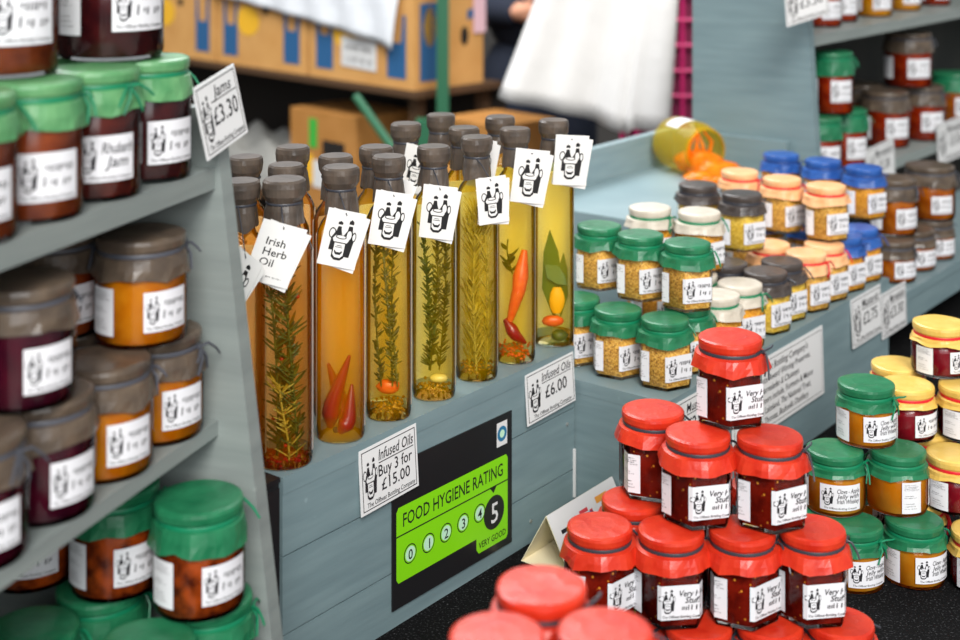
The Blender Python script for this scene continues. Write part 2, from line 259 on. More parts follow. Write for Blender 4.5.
# jars standing on the stall: kind, x, y, height against the lens, turn, group, label
JARS = [
    ('hot', 0.242, 1.3404, -0.502, 22, 'red topped jars of hot relish', 'red-topped chilli relish jar alone on the peak of the red pyramid, before the white banner'),
    ('hot', 0.171, 1.3686, -0.583, 44, 'red topped jars of hot relish', 'red-topped chilli relish jar at the back left of the second tier, nearest the grey box'),
    ('hot', 0.2061, 1.3094, -0.583, 8, 'red topped jars of hot relish', 'red-topped chilli relish jar in the front left of the tier just under the peak'),
    ('hot', 0.2726, 1.302, -0.583, 22, 'red topped jars of hot relish', 'red-topped chilli relish jar under the right of the peak jar, ingredients label turned left'),
    ('hot', 0.1119, 1.2943, -0.664, 42, 'red topped jars of hot relish', 'red-topped chilli relish jar touching the folded tent card, its label turned right'),
    ('hot', 0.1776, 1.2875, -0.664, 8, 'red topped jars of hot relish', 'red-topped chilli relish jar in the third tier, second from tent card, dark bow in front'),
    ('hot', 0.2436, 1.2878, -0.664, 40, 'red topped jars of hot relish', 'red-topped chilli relish jar in the third tier showing a large white ingredients label in front'),
    ('hot', 0.3095, 1.2899, -0.664, 8, 'red topped jars of hot relish', 'red-topped chilli relish jar on the right corner of the third tier, beside the green-topped jelly'),
    ('hot', 0.1494, 1.3525, -0.664, 30, 'red topped jars of hot relish', 'red-topped chilli relish jar peeking over the third tier next to the tent card'),
    ('hot', 0.2006, 1.2725, -0.745, 35, 'red topped jars of hot relish', 'red lid at the bottom edge below the gap between two third tier jars, left one'),
    ('hot', 0.2665, 1.2756, -0.745, 35, 'red topped jars of hot relish', 'red lid at the bottom edge, middle of the three under the third tier'),
    ('hot', 0.3325, 1.2773, -0.745, 35, 'red topped jars of hot relish', 'red lid at the bottom right of the red pyramid, next to the bare black cloth'),
    ('hot', 0.1434, 1.3055, -0.745, 35, 'red topped jars of hot relish', 'red lid mostly hidden behind the large foreground lids, under the third tier jar'),
    ('hot', 0.1442, 1.4062, -0.745, 35, 'red topped jars of hot relish', 'red-topped jar buried at the back of the lowest tier behind the tent card side jars'),
    ('hot', 0.2503, 1.4325, -0.745, 35, 'red topped jars of hot relish', 'red-topped jar buried in the middle of the lowest tier, almost hidden'),
    ('hot', 0.3186, 1.4236, -0.745, 35, 'red topped jars of hot relish', 'red-topped jar buried at the back right of the lowest tier, almost hidden'),
    ('hot', 0.2171, 1.4317, -0.664, 35, 'red topped jars of hot relish', 'red-topped jar hidden inside the third tier below the left front second tier jar'),
    ('hot', 0.2915, 1.4166, -0.664, 35, 'red topped jars of hot relish', 'red-topped jar hidden inside the third tier below the right second tier jar'),
    ('hot', 0.0414, 0.9384, -0.544, 30, 'red lids in the foreground', 'large red lid in the foreground, the furthest of the three, beside the tent card'),
    ('hot', 0.011, 0.8754, -0.544, 30, 'red lids in the foreground', 'large red lid in the foreground, cut by the bottom edge, left of the pair'),
    ('hot', 0.0796, 0.8803, -0.544, 30, 'red lids in the foreground', 'large red lid in the foreground, cut by the bottom edge, right of the pair'),
    ('jelly', 0.439, 1.575, -0.613, 20, 'green topped jars of clear jelly', 'green-topped amber jelly jar alone on top of the green-topped stack'),
    ('jelly', 0.3975, 1.5521, -0.679, -3, 'green topped jars of clear jelly', 'green-topped amber jelly jar in the middle tier beside the red pyramid, label facing front'),
    ('jelly', 0.4677, 1.5521, -0.679, 100, 'green topped jars of clear jelly', 'green-topped amber jelly jar in the middle tier below gold lids, ingredients label in front'),
    ('jelly', 0.408, 1.5147, -0.745, 18, 'green topped jars of clear jelly', 'green-topped amber jelly jar in the bottom tier, dark amber with a green bow'),
    ('jelly', 0.4776, 1.5237, -0.745, 28, 'green topped jars of clear jelly', 'green-topped amber jelly jar at the right end of the bottom tier on black cloth'),
    ('jelly', 0.3652, 1.5703, -0.745, 30, 'green topped jars of clear jelly', 'green lid half hidden behind the right corner of the red pyramid'),
    ('jelly', 0.4584, 1.6461, -0.745, 40, 'green topped jars of clear jelly', 'green-topped jelly jar at the back of the bottom tier, seen only through a gap'),
    ('gold', 0.5518, 1.6613, -0.565, 35, 'gold topped jars of dark red jelly', 'gold-topped crimson jelly jar on the very top of the gold-topped stack'),
    ('gold', 0.4992, 1.6224, -0.625, 35, 'gold topped jars of dark red jelly', 'gold-topped crimson jelly jar in the tier under the top one, left, red ribbon'),
    ('gold', 0.5696, 1.6196, -0.625, 35, 'gold topped jars of dark red jelly', 'gold-topped crimson jelly jar in the tier under the top one, cut by the picture edge'),
    ('gold', 0.5103, 1.6917, -0.625, 35, 'gold topped jars of dark red jelly', 'gold lid peeking out behind the left jar of the gold-topped stack'),
    ('gold', 0.5377, 1.5689, -0.685, 35, 'gold topped jars of dark red jelly', 'gold-topped dark jelly jar in the lower tier, right behind the green-topped jelly'),
    ('gold', 0.5286, 1.6416, -0.685, 35, 'gold topped jars of dark red jelly', 'gold-topped jelly jar hidden in the lower tier behind the green-topped stack'),
    ('gold', 0.5932, 1.6119, -0.685, 35, 'gold topped jars of dark red jelly', 'gold-topped jelly jar in the lower tier just beyond the picture edge'),
    ('gold', 0.5461, 1.5081, -0.745, 35, 'gold topped jars of dark red jelly', 'gold-topped jelly jar at the bottom of its stack behind green-topped jelly'),
    ('gold', 0.5006, 1.59, -0.745, 35, 'gold topped jars of dark red jelly', 'gold-topped jelly jar at the bottom back of its stack, hidden'),
    ('gold', 0.5808, 1.5691, -0.745, 35, 'gold topped jars of dark red jelly', 'gold-topped jelly jar at the bottom of its stack, beyond the picture edge'),
    ('mgreen', 0.1551, 1.8004, -0.501, 28, 'green topped mustard jars', 'green-topped mustard jar in the upper row right beside the oil bottles'),
    ('mgreen', 0.2033, 1.7521, -0.501, 28, 'green topped mustard jars', 'green-topped mustard jar in the middle of the upper green row'),
    ('mgreen', 0.2563, 1.7093, -0.501, 20, 'green topped mustard jars', 'green-topped mustard jar at the front corner of the upper row, over the grey box corner'),
    ('mgreen', 0.2224, 1.6658, -0.581, 24, 'green topped mustard jars', 'green-topped mustard jar at the front corner of the lower row, above red jars'),
    ('mgreen', 0.1699, 1.7049, -0.581, 28, 'green topped mustard jars', 'green-topped mustard jar in the middle of the lower green row'),
    ('mgreen', 0.1227, 1.7522, -0.581, 20, 'green topped mustard jars', 'green-topped mustard jar in the lower row half hidden by the last oil bottle'),
    ('mgreen', 0.2577, 1.7221, -0.581, 30, 'green topped mustard jars', 'green lid in the lower row squeezed between the corner jar and the cream lids'),
    ('mwhite', 0.234, 1.906, -0.501, 30, 'cream topped mustard jars', 'cream-topped mustard jar in the upper row behind the middle green lid'),
    ('mwhite', 0.2973, 1.8804, -0.501, 36, 'cream topped mustard jars', 'cream-topped mustard jar in the upper row behind the corner green lid'),
    ('mwhite', 0.302, 1.7678, -0.581, 30, 'cream topped mustard jars', 'cream-topped mustard jar in the lower row closest to the red peak jar'),
    ('mwhite', 0.3411, 1.8179, -0.581, 30, 'cream topped mustard jars', 'cream-topped mustard jar in the lower row next to charcoal lids'),
    ('mdark', 0.3243, 2.0604, -0.501, 30, 'charcoal topped mustard jars', 'charcoal-topped mustard jar in the upper row in front of the toppled jar'),
    ('mdark', 0.3777, 1.9969, -0.501, 26, 'charcoal topped mustard jars', 'charcoal-topped mustard jar in the upper row, its yellow grains and label in full view'),
    ('mdark', 0.3869, 1.8766, -0.581, 34, 'charcoal topped mustard jars', 'charcoal-topped mustard jar in the lower front row beside the cream lids'),
    ('mdark', 0.4208, 1.9304, -0.581, 34, 'charcoal topped mustard jars', 'charcoal-topped mustard jar in the lower front row beside the peach lids'),
    ('mdark', 0.3426, 1.9227, -0.581, 34, 'charcoal topped mustard jars', 'charcoal lid in the lower row tucked behind the cream lids'),
    ('mpeach', 0.4054, 2.1596, -0.501, 30, 'peach topped mustard jars', 'peach-topped mustard jar in the upper row beside the orange spill'),
    ('mpeach', 0.459, 2.105, -0.501, 30, 'peach topped mustard jars', 'peach-topped mustard jar in the middle of the upper peach row'),
    ('mpeach', 0.5129, 2.0531, -0.501, 24, 'peach topped mustard jars', 'peach-topped mustard jar at the front end of the upper peach row'),
    ('mpeach', 0.4648, 1.9764, -0.581, 34, 'peach topped mustard jars', 'peach-topped mustard jar in the lower front row beside the charcoal lids'),
    ('mpeach', 0.5038, 2.0266, -0.581, 34, 'peach topped mustard jars', 'peach-topped mustard jar in the lower front row beside the blue lids'),
    ('mpeach', 0.4248, 2.0282, -0.581, 34, 'peach topped mustard jars', 'peach lid in the lower row under the upper peach jars'),
    ('mblue', 0.5009, 2.3047, -0.501, 30, 'blue topped mustard jars', 'blue-topped mustard jar in the upper row nearest the grey end board'),
    ('mblue', 0.5575, 2.2513, -0.501, 30, 'blue topped mustard jars', 'blue-topped mustard jar in the middle of the upper blue row'),
    ('mblue', 0.6078, 2.192, -0.501, 26, 'blue topped mustard jars', 'blue-topped mustard jar at the front end of the upper blue row'),
    ('mblue', 0.543, 2.0766, -0.581, 36, 'blue topped mustard jars', 'blue-topped mustard jar in the lower front row beside the peach lids'),
    ('mblue', 0.5821, 2.1268, -0.581, 36, 'blue topped mustard jars', 'blue-topped mustard jar at the end of the lower front row, above a price card'),
    ('mwhite', 0.2337, 1.8931, -0.581, 40, 'cream topped mustard jars', 'cream-topped mustard jar hidden in the lower row beneath the upper left cream one'),
    ('mwhite', 0.2905, 1.8629, -0.581, 40, 'cream topped mustard jars', 'cream-topped mustard jar hidden in the lower row beneath the upper right cream one'),
    ('mdark', 0.3209, 2.0388, -0.581, 40, 'charcoal topped mustard jars', 'charcoal-topped mustard jar hidden in the lower row before the toppled jar'),
    ('mpeach', 0.401, 2.1358, -0.581, 40, 'peach topped mustard jars', 'peach-topped mustard jar hidden in the lower row beside the spill'),
    ('mblue', 0.4548, 2.2262, -0.581, 40, 'blue topped mustard jars', 'blue-topped mustard jar hidden in the lower row nearest the end board'),
    ('mblue', 0.5168, 2.1778, -0.581, 40, 'blue topped mustard jars', 'blue-topped mustard jar hidden in the lower row under the middle blue one'),
    ('jamdark', -0.2697, 1.1214, -0.224, 50, 'green topped jams on the top shelf', 'green-topped dark jam jar at the end of the top shelf, beside the jam price card'),
    ('jamrhubarb', -0.2936, 1.0533, -0.224, 34, 'green topped jams on the top shelf', 'green-topped jam jar on the top shelf with a square rhubarb label facing front'),
    ('jambrown', -0.3178, 0.9839, -0.224, 40, 'green topped jams on the top shelf', 'green-topped brown jam jar on the top shelf under the stacked brown jar'),
    ('jambrown', -0.3419, 0.9149, -0.224, 40, 'green topped jams on the top shelf', 'green-topped brown jam jar on the top shelf cut by the left picture edge'),
    ('jamdark', -0.3465, 1.1481, -0.224, 40, 'green topped jams on the top shelf', 'green lid in the back row of the top shelf behind the stacked jars'),
    ('jardark', -0.2961, 1.1115, -0.126, 50, 'jars stacked on the top shelf', 'very dark jam jar stacked on green lids, cut by the top picture edge'),
    ('jarbrown', -0.3476, 1.0029, -0.126, 42, 'jars stacked on the top shelf', 'brown jam jar stacked in the top left picture corner'),
    ('marm', -0.263, 1.1331, -0.435, 51, 'brown topped jars on the middle shelf', 'brown-topped orange marmalade jar at the end of the middle shelf against the side panel'),
    ('marm', -0.2878, 1.0621, -0.435, 47, 'brown topped jars on the middle shelf', 'brown-topped orange marmalade jar on the middle shelf, second from the side panel'),
    ('purple', -0.3127, 0.9911, -0.435, 54, 'brown topped jars on the middle shelf', 'brown-topped purple jelly jar on the middle shelf, third from the side panel'),
    ('purple', -0.3375, 0.9201, -0.435, 46, 'brown topped jars on the middle shelf', 'brown-topped purple jelly jar on the middle shelf at the left picture edge'),
    ('marm', -0.2714, 1.1092, -0.35, 48, 'brown topped jars on the middle shelf', 'brown-topped bright orange marmalade jar stacked on two brown lids'),
    ('purple', -0.3219, 0.9734, -0.35, 52, 'brown topped jars on the middle shelf', 'brown-topped deep purple jelly jar stacked at the left picture edge'),
    ('brownj', -0.3453, 1.1231, -0.35, 46, 'brown topped jars on the middle shelf', 'brown-topped dark jar in shadow behind the stacked purple and orange jars'),
    ('brownj', -0.3369, 1.1474, -0.435, 20, 'brown topped jars on the middle shelf', 'brown-topped dark jar in the back row of the middle shelf, mostly hidden'),
    ('chut', -0.2241, 1.1052, -0.56, 49, 'green topped chutneys on the bottom shelf', 'green-topped orange chutney jar in clear view under the middle shelf, stacked on others'),
    ('chut', -0.299, 1.1352, -0.56, 45, 'green topped chutneys on the bottom shelf', 'green-topped brown chutney jar in the shade left of the clear view one'),
    ('chut', -0.3728, 1.1494, -0.56, 20, 'green topped chutneys on the bottom shelf', 'dark chutney jar deep in the shade under the middle shelf'),
    ('chut', -0.252, 1.05, -0.645, 26, 'green topped chutneys on the bottom shelf', 'large green lid at the bottom edge just under the clear view chutney jar'),
    ('chut', -0.2196, 1.1179, -0.645, 46, 'green topped chutneys on the bottom shelf', 'green-topped chutney jar squeezed against the slanted side panel, ribbon hanging right'),
    ('chut', -0.3116, 1.136, -0.645, 26, 'green topped chutneys on the bottom shelf', 'green lid at the bottom edge in the second row, darker and half hidden'),
    ('chut', -0.3455, 1.0689, -0.645, 26, 'green topped chutneys on the bottom shelf', 'large green lid in the bottom left picture corner'),
    ('ledge', 0.6746, 2.2704, -0.62, 26, 'brown topped jars on the lower ledge', 'brown-topped amber jar on the ledge directly after the last blue-topped jar'),
    ('ledge', 0.7298, 2.3411, -0.62, 24, 'brown topped jars on the lower ledge', 'brown-topped amber jar on the ledge, second after the blue-topped jars'),
    ('ledge', 0.7868, 2.4142, -0.62, 22, 'brown topped jars on the lower ledge', 'brown-topped amber jar on the ledge, third after the blue-topped jars'),
    ('ledgetall', 0.6879, 2.3069, -0.553, 24, 'brown topped jars on the lower ledge', 'brown-topped jar stacked on the ledge half hidden behind blue lids'),
    ('ledgebig', 0.7852, 2.4187, -0.553, 12, 'brown topped jars on the lower ledge', 'large brown-topped amber jar stacked on the ledge'),
    ('rgreen', 0.6278, 2.5567, -0.513, 16, 'jars on the right rack shelf', 'green-topped amber jar low in the shelf corner against the rack side panel'),
    ('rgreen', 0.7003, 2.6501, -0.513, 18, 'jars on the right rack shelf', 'green-topped amber jar low on the rack shelf, second from the side panel'),
    ('rgreen', 0.6588, 2.5964, -0.398, 14, 'jars on the right rack shelf', 'green-topped amber jar stacked on two others by the rack side panel'),
    ('rbrown', 0.8484, 2.9012, -0.513, 20, 'jars on the right rack shelf', 'brown-topped red jar low on the rack shelf behind a tilted price card'),
    ('rbrown', 0.949, 2.9845, -0.513, 16, 'jars on the right rack shelf', 'brown-topped red jar low on the rack shelf between the two price cards'),
    ('rbrown', 0.9176, 2.9694, -0.398, 12, 'jars on the right rack shelf', 'brown-topped red jar stacked on top in the middle of the rack shelf'),
    ('rgreen2', 1.0945, 3.2048, -0.513, 16, 'jars on the right rack shelf', 'green-topped jar low on the rack shelf at the right picture edge'),
    ('rbrown', 0.8308, 3.0122, -0.513, 16, 'jars on the right rack shelf', 'brown-topped jar in the dark back row of the rack shelf'),
    ('topred', 0.716, 2.77, -0.242, 18, 'jars on the top rack shelf', 'orange-red jar on the top rack shelf, second from the price card, label visible'),
    ('topamber', 0.8199, 2.8894, -0.242, 18, 'jars on the top rack shelf', 'golden amber jar on the top rack shelf, only its base in the picture'),
    ('topamber', 0.9306, 3.047, -0.242, 18, 'jars on the top rack shelf', 'small amber jar base on the top rack shelf, right of the golden one'),
    ('topred', 1.0441, 3.1921, -0.242, 18, 'jars on the top rack shelf', 'dark red jar base on the top rack shelf at the right'),
    ('topred', 0.6549, 2.6601, -0.242, 18, 'jars on the top rack shelf', 'reddish jar base on the top rack shelf right behind the price card'),
]

# ================================================================== large structure
g = MB(); g.add([(-14, .25, 0), (14, .25, 0), (14, 22, 0), (-14, 22, 0)], [(0, 1, 2, 3)]); structure(g.build('ground', 'asphalt'))
g = MB(); g.add([(-14, -9, 0), (14, -9, 0), (14, .25, 0), (-14, .25, 0)], [(0, 1, 2, 3)]); structure(g.build('pavement', 'pale_paving'))

# stall table under black felt
t = thing('stall_table', A(-.9, .55, -CZ), 'long stall table draped with black felt under all the jars', 'table')
part_slab('tabletop', 'plank_brown', t, A, -2.25, .85, -.10, 1.10, -.78, -.748)
cl = MB(); slab(cl, A, -2.27, .87, -.12, 1.12, -.748, -.745)
for (a0, a1, o0, o1) in ((-2.27, .87, 1.117, 1.12), (-2.27, .87, -.12, -.117), (.867, .87, -.12, 1.12)): slab(cl, A, a0, a1, o0, o1, -1.2, -.746)
adopt(cl.build('felt_cover', 'black_felt'), t)
for a in (-2.1, .7):
    for o in (-.02, 1.02): part_slab('leg', 'plank_brown', t, A, a - .03, a + .03, o - .03, o + .03, -CZ, -.78)

# planked box carrying the oil bottles
BL, BR, BO, BZ = -1.365, -.880, .3735, -.54
t = thing('plank_box', A(-1.12, .27, -.745), 'blue-grey planked display box under the oil bottles with rating sticker', 'display box')
m = MB()
for z0, z1 in ((-.745, -.689), (-.6875, -.6150), (-.6135, -.556)): slab(m, A, BL, BR, BO - .018, BO, z0, z1)
slab(m, A, BL, BR, BO - .020, BO - .004, -.745, -.556)
adopt(m.build('front_board', 'painted_wood'), t)
part_slab('top_board', 'painted_wood', t, A, BL, BR, .165, BO + .0006, -.556, BZ)
part_slab('end_board', 'painted_wood', t, A, BL, BL + .016, .165, BO - .02, -.745, -.556)
part_slab('end_board', 'painted_wood', t, A, BR - .016, BR, .165, BO - .02, -.745, -.556)
part_slab('back_board', 'painted_wood', t, A, BL + .016, BR - .016, .165, .18, -.745, -.556)
m = MB(); slab(m, A, BR - .0025, BR + .0006, BO, BO + .0022, -.722, -.664); adopt(m.build('filler_seam', 'card_white'), t)
for a, z in ((BL + .14, -.566), (BR - .02, -.575), (BR - .015, -.63), (BR - .09, -.72)):
    m = MB(); c = A(a, BO + .0004, z); m.rings([[c + N1 * d + E1 * (r * math.cos(q * math.pi / 4)) + Vector((0, 0, r * math.sin(q * math.pi / 4))) for q in range(8)] for d, r in ((-.001, .0022), (.0006, .0022), (.001, .0014))]); adopt(m.build('screw_head', 'screw_metal'), t)
t = thing('black_panel', A(-1.385, .27, -.745), 'narrow black panel box butted against the left end of the planked box', 'panel')
part_slab('body', 'black_panel', t, A, -1.402, BL - .001, .20, BO - .004, -.745, BZ - .004)
part_slab('front_strip', 'black_panel', t, A, -1.398, BL - .004, BO - .004, BO, -.745, BZ - .008)
part_slab('top_cap', 'black_panel', t, A, -1.402, BL - .001, .20, BO - .002, BZ - .004, BZ)

# mustard box with its raised tier at the back
t = thing('mustard_box', A(-.56, .38, -.745), 'blue-grey box holding the rows of mustard jars, white banner on its front', 'display box')
part_slab('front_board', 'painted_wood', t, A, -.877, -.206, .484, .5, -.745, -.597)
part_slab('end_board', 'painted_wood', t, A, -.877, -.861, .255, .484, -.745, -.597)
part_slab('end_board', 'painted_wood', t, A, -.222, -.206, .255, .484, -.745, -.597)
part_slab('top_board', 'painted_wood', t, A, -.8775, -.2055, .255, .5006, -.597, -.581)
part_slab('back_board', 'painted_wood', t, A, -.861, -.222, .255, .27, -.745, -.597)
t = thing('raised_tier', A(-.22, .12, -.745), 'pale blue raised tier with low upright boards behind the mustard rows', 'display box')
part_slab('platform', 'pale_painted_wood', t, A, -.46, -.001, .001, .254, -.745, -.49)
part_slab('rear_board', 'pale_painted_wood', t, A, -.46, .0, -.017, 0, -.745, -.43)
part_slab('end_board', 'painted_wood', t, A, .0, .016, -.017, .232, -.745, -.43)

# low ledge continuing to the right
t = thing('ledge_bench', A(.2, .4, -.745), 'low grey-blue ledge with brown-topped jars beyond the mustard box', 'shelf')
part_slab('top_board', 'painted_wood', t, A, -.2045, .75, .302, .5, -.634, -.62)
part_slab('apron', 'painted_wood', t, A, -.2045, .75, .484, .498, -.672, -.634)
part_slab('leg', 'painted_wood', t, A, .70, .75, .302, .484, -.745, -.634)
part_slab('leg', 'painted_wood', t, A, -.2045, -.17, .302, .34, -.745, -.634)

# right rack
t = thing('shelf_rack', A(.8, .15, -.745), 'tall grey-blue shelf rack at the right with jars on two shelves', 'shelf rack')
part_slab('side_panel', 'painted_wood', t, A, .020, .040, .0315, .299, -.745, .20, o1top=.236)
part_slab('side_panel', 'painted_wood', t, A, 1.60, 1.62, .0315, .299, -.745, .20, o1top=.236)
part_slab('shelf', 'rack_paint', t, A, .040, 1.60, .040, .275, -.533, -.513)
part_slab('shelf', 'rack_paint', t, A, .040, 1.60, .040, .262, -.262, -.242)
part_slab('shelf', 'rack_paint', t, A, .040, 1.60, .040, .236, .18, .20)
part_slab('back_board', 'dark_board', t, A, .040, 1.60, .0315, .040, -.745, .20)

# left rack
t = thing('jam_rack', L(-.27, -.12, -.745), 'grey stepped shelf rack at the left with a slanted side panel', 'shelf rack')
part_slab('side_panel', 'rack_paint', t, L, 0, .018, -.25, .067, -.745, -.175, o1top=-.005)
part_slab('side_panel', 'rack_paint', t, L, -.57, -.55, -.25, .067, -.745, -.175, o1top=-.005)
part_slab('shelf', 'rack_paint', t, L, -.55, 0, -.25, -.003, -.242, -.224)
part_slab('shelf', 'rack_paint', t, L, -.55, 0, -.25, 0, -.4475, -.435)
part_slab('shelf', 'rack_paint', t, L, -.55, 0, -.25, .054, -.66, -.645)
part_slab('back_board', 'dark_board', t, L, -.55, 0, -.262, -.25, -.745, -.20)

# black riser under the nearest red jars
rz = [j for j in JARS if j[5] == 'red lids in the foreground']
cx = sum(j[1] for j in rz) / 3; cy = sum(j[2] for j in rz) / 3; zr = rz[0][3]
m = MB(); slab(m, lambda a, o, z: Vector((cx + a, cy + o, CZ + z)), -.085, .085, .085, -.085, -.745, zr - .0005)
m.f = [tuple(reversed(f)) for f in m.f]
tag(m.build('felt_riser', 'black_felt'), 'black felt covered riser under the three foreground red lids', 'riser')

# ================================================================== background stall
BD = Vector((-.188, 4.0, CZ)); U = Vector((-.70, .714, 0)); V = Vector((.714, .70, 0))
def K(u, v, z): return BD + U * u + V * v + Vector((0, 0, z))
t = thing('back_counter', K(.8, .3, -CZ), 'dark wooden counter behind carrying the cardboard fruit boxes', 'counter')
m = MB()
def kslab(mb, u0, u1, v0, v1, z0, z1, mi=0): mb.hexa([K(u0, v0, z0), K(u0, v1, z0), K(u1, v1, z0), K(u1, v0, z0), K(u0, v0, z1), K(u0, v1, z1), K(u1, v1, z1), K(u1, v0, z1)], mi)
def kpart(name, mat, parent, *a):
    m = MB(); kslab(m, *a); m.f = [tuple(reversed(f)) for f in m.f]; return adopt(m.build(name, mat), parent)
kpart('top_board', 'plank_brown', t, -.02, 2.0, -.01, .34, -.572, -.552)
kpart('lower_board', 'plank_brown', t, .0, 1.96, .05, .33, -.99, -.965)
kpart('back_panel', 'tarp_dark', t, -.02, 2.0, .34, .36, -CZ, -.58)  # dark panel added to darken the space under the counter
for u in (.02, 1.9):
    for v in (.03, .30): kpart('leg', 'plank_brown', t, u, u + .04, v, v + .03, -CZ, -.58)
def fruit_box(u0, u1, v1, z0, z1, label, mat='cardboard', marks=True, corner=False):
    b = thing('cardboard_box', K((u0 + u1) / 2, v1 / 2, z0), label, 'box', 'cardboard fruit boxes')
    kpart('carton', mat, b, u0 + .004, u1 - .004, 0, v1, z0, z1)
    w = u1 - u0
    def patch(name, mat2, pts):                     # print on the front face
        m = MB(); m.add([K(u1 - w * x, -.0012, lerp(z0, z1, y)) for x, y in pts], [tuple(range(len(pts)))]); return adopt(m.build(name, mat2), b)
    if marks:
        for x in (.16, .84): 
            patch('printed_mark', 'print_blue', [(x - .085, .10), (x + .085, .10), (x + .085, .74), (x + .055, .74), (x + .04, .46), (x - .04, .46), (x - .055, .74), (x - .085, .74)])
        patch('printed_mark', 'print_yellow', [(.36 + .13 * math.cos(q / 14 * 2 * math.pi), .52 + .17 * math.sin(q / 14 * 2 * math.pi)) for q in range(14)])
        patch('handle_hole', 'hole_black', [(.56 + .035 * math.cos(q / 12 * 2 * math.pi), .66 + .05 * math.sin(q / 12 * 2 * math.pi)) for q in range(12)])
    if corner:
        def side(name, mat2, pts):
            m = MB(); m.add([K(u0 + .004 - .0012, v1 * x, lerp(z0, z1, y)) for x, y in pts], [tuple(range(len(pts)))]); return adopt(m.build(name, mat2), b)
        side('printed_mark', 'print_blue', [(.08, .08), (.36, .08), (.36, .86), (.08, .86)])
        side('printed_mark', 'print_yellow', [(.22 + .09 * math.cos(q / 14 * 2 * math.pi), .62 + .2 * math.sin(q / 14 * 2 * math.pi)) for q in range(14)])
        side('handle_hole', 'hole_black', [(.72 + .06 * math.cos(q / 12 * 2 * math.pi), .5 + .1 * math.sin(q / 12 * 2 * math.pi)) for q in range(12)])
        side('printed_mark', 'print_blue', [(.76, .66), (.97, .70), (.97, .80), (.76, .76)])
    return b
fruit_box(.0, .50, .28, -.552, -.26, 'cardboard fruit box at the counter corner beside the green pole', corner=True)
fruit_box(.51, 1.01, .28, -.552, -.26, 'cardboard fruit box partly under the white paper sheet')
fruit_box(1.02, 1.52, .28, -.552, -.26, 'cardboard fruit box furthest left above the green-topped jams')
fruit_box(1.53, 2.0, .28, -.552, -.26, 'cardboard fruit box at the far left behind the stacked jam jars')
b = fruit_box(.26, .60, .24, -.965, -.66, 'cardboard carton on the dark lower shelf behind the bottles', 'cardboard_dark', False)
for mat2, x0, x1, y0, y1 in (('print_green', .30, .42, .62, .92), ('print_yellow', .08, .36, .25, .55), ('hole_black', .50, .82, .55, .72), ('card_white', .36, .70, .22, .50)):  # black quad paints the darkness of a hole in the carton
    m = MB(); m.add([K(.60 - .34 * x, -.0015 , lerp(-.965, -.66, y)) for x, y in ((x0, y0), (x1, y0), (x1, y1), (x0, y1))], [(0, 1, 2, 3)]); adopt(m.build('printed_mark', mat2), b)
m = MB(); kslab(m, -.30, -.06, .04, .27, -1.5, -.625); m.f = [tuple(reversed(f)) for f in m.f]
tag(m.build('carton_stack', 'cardboard_dark'), 'brown cardboard carton standing low behind the green pole', 'box')
# paper sheet over the boxes
random.seed(4)
m = MB(); nu, nv = 24, 14; vs = []
for j in range(nv + 1):
    for i in range(nu + 1):
        u = lerp(.05, 1.05, i / nu); q = j / nv
        if q < .4: p = K(u, lerp(.26, -.012, q / .4), -.25 + .006 * math.sin(i * 1.3) * (q))
        else:
            d = (q - .4) / .6 * lerp(.185, .06, (i / nu) ** .8); p = K(u + d * .12, -.014 - .014 * abs(math.sin(i * .8 + d * 9)), -.252 - d)
        vs.append(p)
m.add(vs, [(j * (nu + 1) + i, j * (nu + 1) + i + 1, (j + 1) * (nu + 1) + i + 1, (j + 1) * (nu + 1) + i) for j in range(nv) for i in range(nu)])
o = m.build('paper_sheet', 'paper_sheet', None, 60); md = o.modifiers.new('thickness', 'SOLIDIFY'); md.thickness = .0015
tag(o, 'white crumpled paper sheet hanging over the cardboard boxes', 'paper sheet')
# small printed notice on the corner box
def card_at(name, O, R, Up, draw, label, cat, group=None, mats=('card_white', 'label_ink'), thick=.0012):
    """a printed card: O lower left corner, R and Up edge vectors in world space"""
    O, R, Up = Vector(O), Vector(R), Vector(Up); W, H = R.length, Up.length; r, u = R / W, Up / H; nn = r.cross(u).normalized()
    ob = thing(name, O, label, cat, group)
    def f(x, y, l=0): return O + r * x + u * y + nn * (l * .00012)
    m = MB(); m.hexa([f(0, 0) - nn * thick, f(W, 0) - nn * thick, f(W, 0), f(0, 0), f(0, H) - nn * thick, f(W, H) - nn * thick, f(W, H), f(0, H)]); adopt(m.build('card', mats[0]), ob)
    m = MB(); draw(m, W, H, f); adopt(m.build('print', list(mats)), ob); return ob
def scribble(m, x, y, w, h, mi, f, seed, l=2):
    """a line of print too small and blurred to read"""
    rng = random.Random(seed); q = x
    while q < x + w:
        b = h * rng.uniform(.25, .6)
        if rng.random() > .16:
            k = rng.choice((0, 0, 1, 2)); y0, y1 = (y, y + h * .7) if k == 0 else (y, y + h) if k == 1 else (y + h * .25, y + h * .7)
            m.add([f(q, y0, l), f(q + b * .45, y0, l), f(q + b * .45 + h * .1, y1, l), f(q + h * .1, y1, l)], [(0, 1, 2, 3)], mi)
        q += b
def quad(m, x0, y0, x1, y1, mi, f, l=2): m.add([f(x0, y0, l), f(x1, y0, l), f(x1, y1, l), f(x0, y1, l)], [(0, 1, 2, 3)], mi)
def border(m, W, H, f, d, w, mi=1):
    quad(m, d, d, W - d, d + w, mi, f); quad(m, d, H - d - w, W - d, H - d, mi, f); quad(m, d, d, d + w, H - d, mi, f); quad(m, W - d - w, d, W - d, H - d, mi, f)
def boxnote(m, W, H, f): scribble(m, W * .12, H * .58, W * .76, H * .22, 1, f, 5); scribble(m, W * .15, H * .16, W * .7, H * .28, 1, f, 8)
O = K(.335, -.003, -.505)
card_at('box_notice', O, K(.17, -.003, -.512) - O, Vector((0, 0, .09)), boxnote, 'small white printed notice stuck on the cardboard box behind', 'notice')
